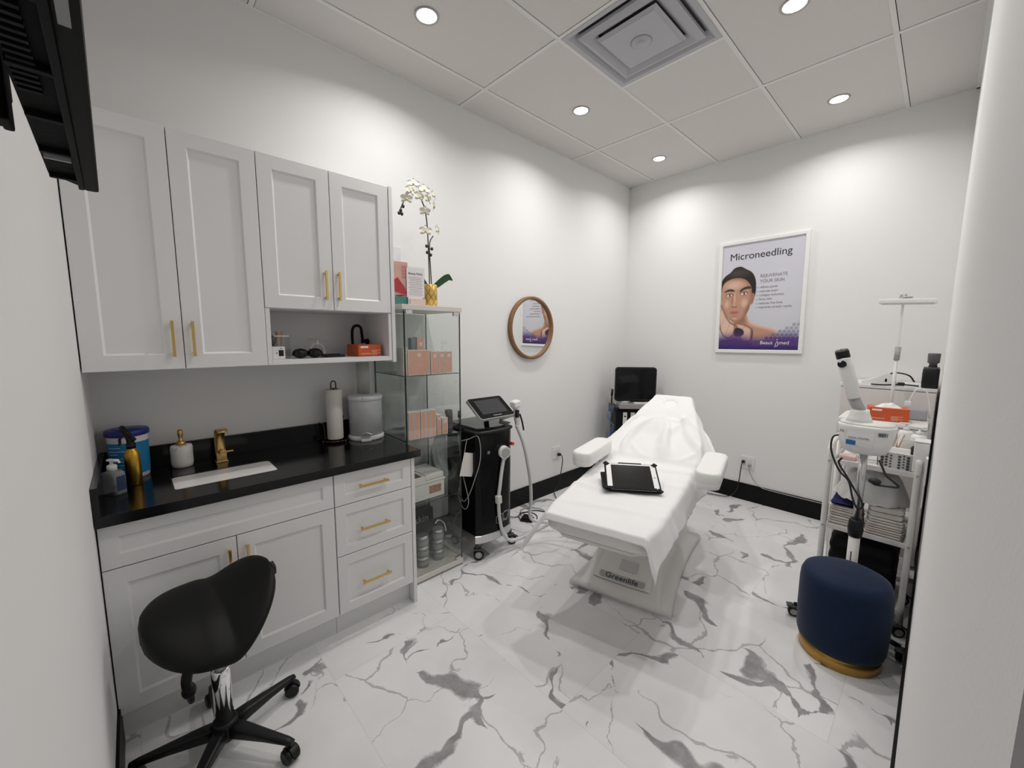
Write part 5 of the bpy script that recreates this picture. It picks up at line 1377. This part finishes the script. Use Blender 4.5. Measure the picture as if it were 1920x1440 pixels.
# facial steamer
sx_, sy_ = 2.196, 2.615
t = thing('facial_steamer', 'white floor-standing facial steamer with black-tipped nozzle', 'facial steamer', (sx_, sy_, 0))
q = MB()
for k in range(5):
    a = R((198, 342, 72, 108, 90)[k])
    q.tube([(0, 0, .085), (.10*math.cos(a), .10*math.sin(a), .075), (.215*math.cos(a), .215*math.sin(a), .065)], .014, 10, 3, lambda u: 1.2-.4*u)
lp(t, 'base_legs', q, mBlk)
for k in range(4):
    a = R((198, 342, 72, 108)[k]); caster(t, .215*math.cos(a), .215*math.sin(a), .026, 20+70*k, .066)
lp(t, 'lower_tube', MB().cyl((0, 0, .08), (0, 0, .51), .0225, 22), mWht2)
lp(t, 'tube_slot', MB().box((-.004, -.0225, .40), (.004, .003, .055), .001), mBlk)
lp(t, 'collar', MB().lathe([(.024, .50), (.028, .51), (.031, .54), (.028, .58), (.022, .59)], n=24), mBlk, 'black height collar')
lp(t, 'upper_pole', MB().cyl((0, 0, .585), (0, 0, .945), .0165, 22), mSteel, 'steel upper pole')
hs = lp(t, 'steamer_head', MB().ring_loft([[(x, y, z) for x, y in rrect(a, b, min(a, b)*.44, 7)] for a, b, z in ((.13, .11, 0.927), (.165, .135, 0.937), (.195, .16, 0.982), (.212, .172, 1.052), (.214, .174, 1.060), (.206, .166, 1.066))]), mWht)
MB().ring_loft([[(x, y, z) for x, y in rrect(a, b, min(a, b)*.44, 7)] for a, b, z in ((.204, .164, 1.066), (.196, .156, 1.074), (.12, .10, 1.076))]).obj('head_lid', mWht2, hs)
MB().lathe([(.052, 1.072), (.045, 1.092), (.036, 1.117), (.034, 1.132)], (-.030, 0, 0), 24).obj('neck_socket', mWht, hs)
a0, a1 = Vector((-.030, -.0, 1.12)), Vector((-.062, -.03, 1.20))
lp(t, 'nozzle_tube', MB().cyl(tuple(a0), tuple(a1), .024, 22), mGry, 'grey speckled nozzle tube')
dn = (Vector((-.118, -.06, 1.42))-Vector((-.055, -.025, 1.19))).normalized()
Qn = dn.to_track_quat('Z', 'X').to_matrix().to_4x4()
TN = TR(-.055, -.025, 1.19) @ Qn @ RZ(70)
nz = lp(t, 'nozzle', MB().ring_loft([[(x, y, z) for x, y in rrect(a, b, .018, 5)] for a, b, z in ((.060, .050, 0), (.066, .056, .008), (.064, .058, .19), (.060, .052, .20))], True, True, True, TN), mWht)
MB().ring_loft([[(x, y, z) for x, y in rrect(a, b, .014, 5)] for a, b, z in ((.060, .054, .199), (.060, .054, .228), (.052, .046, .236))], True, True, True, TN).obj('nozzle_cap', mBlk, nz)['label'] = 'black nozzle cap'
OD = Vector((-.25, -1, .05)).normalized(); OP = TN @ Vector((0, 0, .165))+OD*.026
MB().box((0, 0, 0), (.008, .008, .01), .003, TN @ TR(0, 0, .238)).obj('cap_eye', mGry, nz)
MB().cyl(tuple(OP), tuple(OP+OD*.012), .017, 18).obj('steam_outlet', mBlk, nz)
# labels and vents on the head front (front faces -y, slightly left)
def hf(x, z): return -.0865*(1-.35*(1.02-z)/.12*.6)
lb1 = MB().box((-.012, -.0835, 1.017), (.095, .002, .030), .0005, None)
lq = lb1.obj('white_label', M('label_white', (.8, .8, .8), .4), hs)
text('label_text', 'FACIAL STEAMER', .0098, mInk, lq, TR(-.055, -.0848, 1.004) @ FACE_NY, 'LEFT', .0003)
MB().box((-.045, -.0795, 0.982), (.036, .003, .022), .0005).obj('blue_sticker', mBlueSt, hs)
lq2 = MB().box((.008, -.0795, 0.978), (.050, .003, .024), .0005).obj('small_label', M('label_pale', (.7, .7, .69), .4), hs)
q = MB()
for k in range(6): q.box((.052+.0055*k, -.0842+.0035*k*.55, 1.034), (.0022, .004, .017))
for k in range(3): q.box((-.088+.006*k, -.0705-.005*k, 1.032), (.002, .004, .012))
q.obj('vent_slots', mBlk, hs)
lp(t, 'mains_lead', MB().tube([(-.095, -.02, 1.0), (-.118, -.035, .985), (-.120, -.045, .93), (-.10, -.05, .87), (-.075, -.045, .82), (-.04, -.04, .78), (-.02, -.035, .70), (.0, -.03, .655), (.018, -.03, .665), (.010, -.028, .70), (-.015, -.03, .74), (-.05, -.03, .80), (-.085, -.035, .86), (-.075, -.04, .89)], .0045, 8, 6), mCable)
lp(t, 'plug_lead', MB().tube([(.06, -.05, .91), (.075, -.07, .885), (.09, -.08, .855), (.12, -.085, .83), (.135, -.085, .812), (.10, -.085, .806), (.06, -.085, .803), (.045, -.085, .81)], .0045, 8, 5).sphere((.055, -.085, .818), .016, 10, (1.5, .9, .9)), mCable)

# pouf
t = thing('velvet_pouf', 'round navy velvet pouf with a brushed gold base band', 'pouf', (2.200, 2.405, 0))
lp(t, 'gold_band', MB().lathe([(.150, 0), (.153, .003), (.153, .056), (.150, .058)], n=64), mGold, 'gold metal base band')
lp(t, 'cushion', MB().lathe([(.150, .057), (.160, .064), (.166, .085), (.170, .20), (.170, .33), (.167, .365), (.157, .39), (.135, .402), (.08, .408), (.001, .410)], n=64), mVelvet)

# ================================================================== SADDLE STOOL
t = thing('saddle_stool', 'black vinyl saddle stool on a chrome column and five castors', 'stool', (.785, .225, 0))
q = MB()
q.lathe([(.036, .055), (.042, .075), (.040, .115), (.034, .125)], n=24)
for k in range(5):
    a = R(38+72*k); c_, s_ = math.cos(a), math.sin(a)
    rings = []
    for (r_, z, wd, hh) in ((.02, .088, .046, .05), (.08, .087, .042, .042), (.16, .082, .034, .030), (.24, .075, .028, .022), (.262, .072, .022, .018)):
        rings.append([(r_*c_-x*s_, r_*s_+x*c_, z+y) for x, y in rrect(wd, hh, .010, 3)])
    q.ring_loft(rings)
lp(t, 'star_base', q, mBlk)
for k in range(5):
    a = R(38+72*k); x, y = .25*math.cos(a), .25*math.sin(a)
    T_ = TR(x, y, 0) @ RZ((20, 70, 10, 95, 60)[k])
    q = MB()
    for s_ in (-1, 1):
        q.ring_loft([[Vector((r_*math.cos(2*PI*j/24), s_*y_, .026+r_*math.sin(2*PI*j/24))) for j in range(24)] for r_, y_ in ((.014, .004), (.026, .006), (.026, .019), (.020, .024))], True, True, True, T_)
    q.tube([T_ @ Vector((-.004, 0, .03)), T_ @ Vector((-.004, 0, .055)), T_ @ Vector((0, 0, .066))], .009, 8, 2)
    q.ring_loft([[Vector((.030*math.cos(R(10+16*j)), y_, .026+.030*math.sin(R(10+16*j)))) for j in range(11)]+[Vector((0, y_, .03))] for y_ in (-.009, .009)], True, False, True, T_)
    lp(t, 'caster', q, mBlk)
lp(t, 'chrome_column', MB().lathe([(.0285, .10), (.0285, .315), (.026, .322), (.019, .322), (.0185, .31)], n=32), mChrome, 'chrome column sleeve')
lp(t, 'gas_lift', MB().lathe([(.015, .30), (.015, .40), (.012, .402), (.012, .43)], n=24), mWht2, 'pale inner lift tube')
lp(t, 'tilt_lever', MB().tube([(-.03, -.02, .40), (-.06, -.055, .375), (-.085, -.075, .32), (-.08, -.09, .27), (-.085, -.085, .22), (-.10, -.08, .17)], .013, 10, 4, lambda u: .7+.6*math.sin(PI*u)).sphere((-.088, -.085, .225), .022, 10, (1, 1, 1.3)), mBlk)
lp(t, 'seat_plate', MB().bb(-.08, .08, -.09, .07, .405, .425, .008), mBlkM)
# seat: s runs from the rounded rear (-y) to the raised pommel (+y)
AX = R(66)
ax = Vector((math.cos(AX), math.sin(AX), 0)); ay = Vector((-math.sin(AX), math.cos(AX), 0))
ax = Vector((-.04, 1, 0)).normalized(); ay = Vector((1, .04, 0)).normalized()
def seat(u, v, side):
    """u along 0..1, v round the section"""
    s_ = -1+2*u
    hwid = .198*math.sqrt(max(0, 1-abs(s_)**2.5))*(1-.10*sm(.1, 1, s_))
    hwid = max(hwid, .0008)
    zc2 = .525 + .010*sm(-.2, -.9, s_) - .010*math.exp(-((s_-.12)/.22)**2) + .070*sm(.12, 1.05, s_)
    th = .075*(1-.3*sm(.3, 1, s_))*min(1, (hwid/.06))**.5
    ang = 2*PI*v
    cx, cz = math.cos(ang), math.sin(ang)
    x = hwid*(abs(cx)**.8)*(1 if cx > 0 else -1)
    z = zc2 + th*.5*(abs(cz)**.8)*(1 if cz > 0 else -1)
    z -= (1.1 if x > 0 else .25)*x*x + (.16+.10*sm(.1, 1, s_))*x
    if cz > 0: z += .010*abs(s_-.12-.4*x)**.5*sm(.4, 0, abs(s_-.12))
    p = ax*(s_*.190) + ay*x
    return Vector((p.x-.026, p.y-.004, z))
q = MB()
NU, NV = 48, 40
rings = [[seat(max(.002, min(.998, i/NU)), j/NV, 1) for j in range(NV)] for i in range(NU+1)]
q.ring_loft(rings)
lp(t, 'seat', q, mVinyl)
lp(t, 'pommel_knob', MB().tube([seat(.97, .27, 1)+Vector((.0, .006, -.004)), seat(.97, .27, 1)+Vector((.012, .012, -.022)), seat(.97, .27, 1)+Vector((.014, .012, -.045))], .010, 10, 3), mBlk)
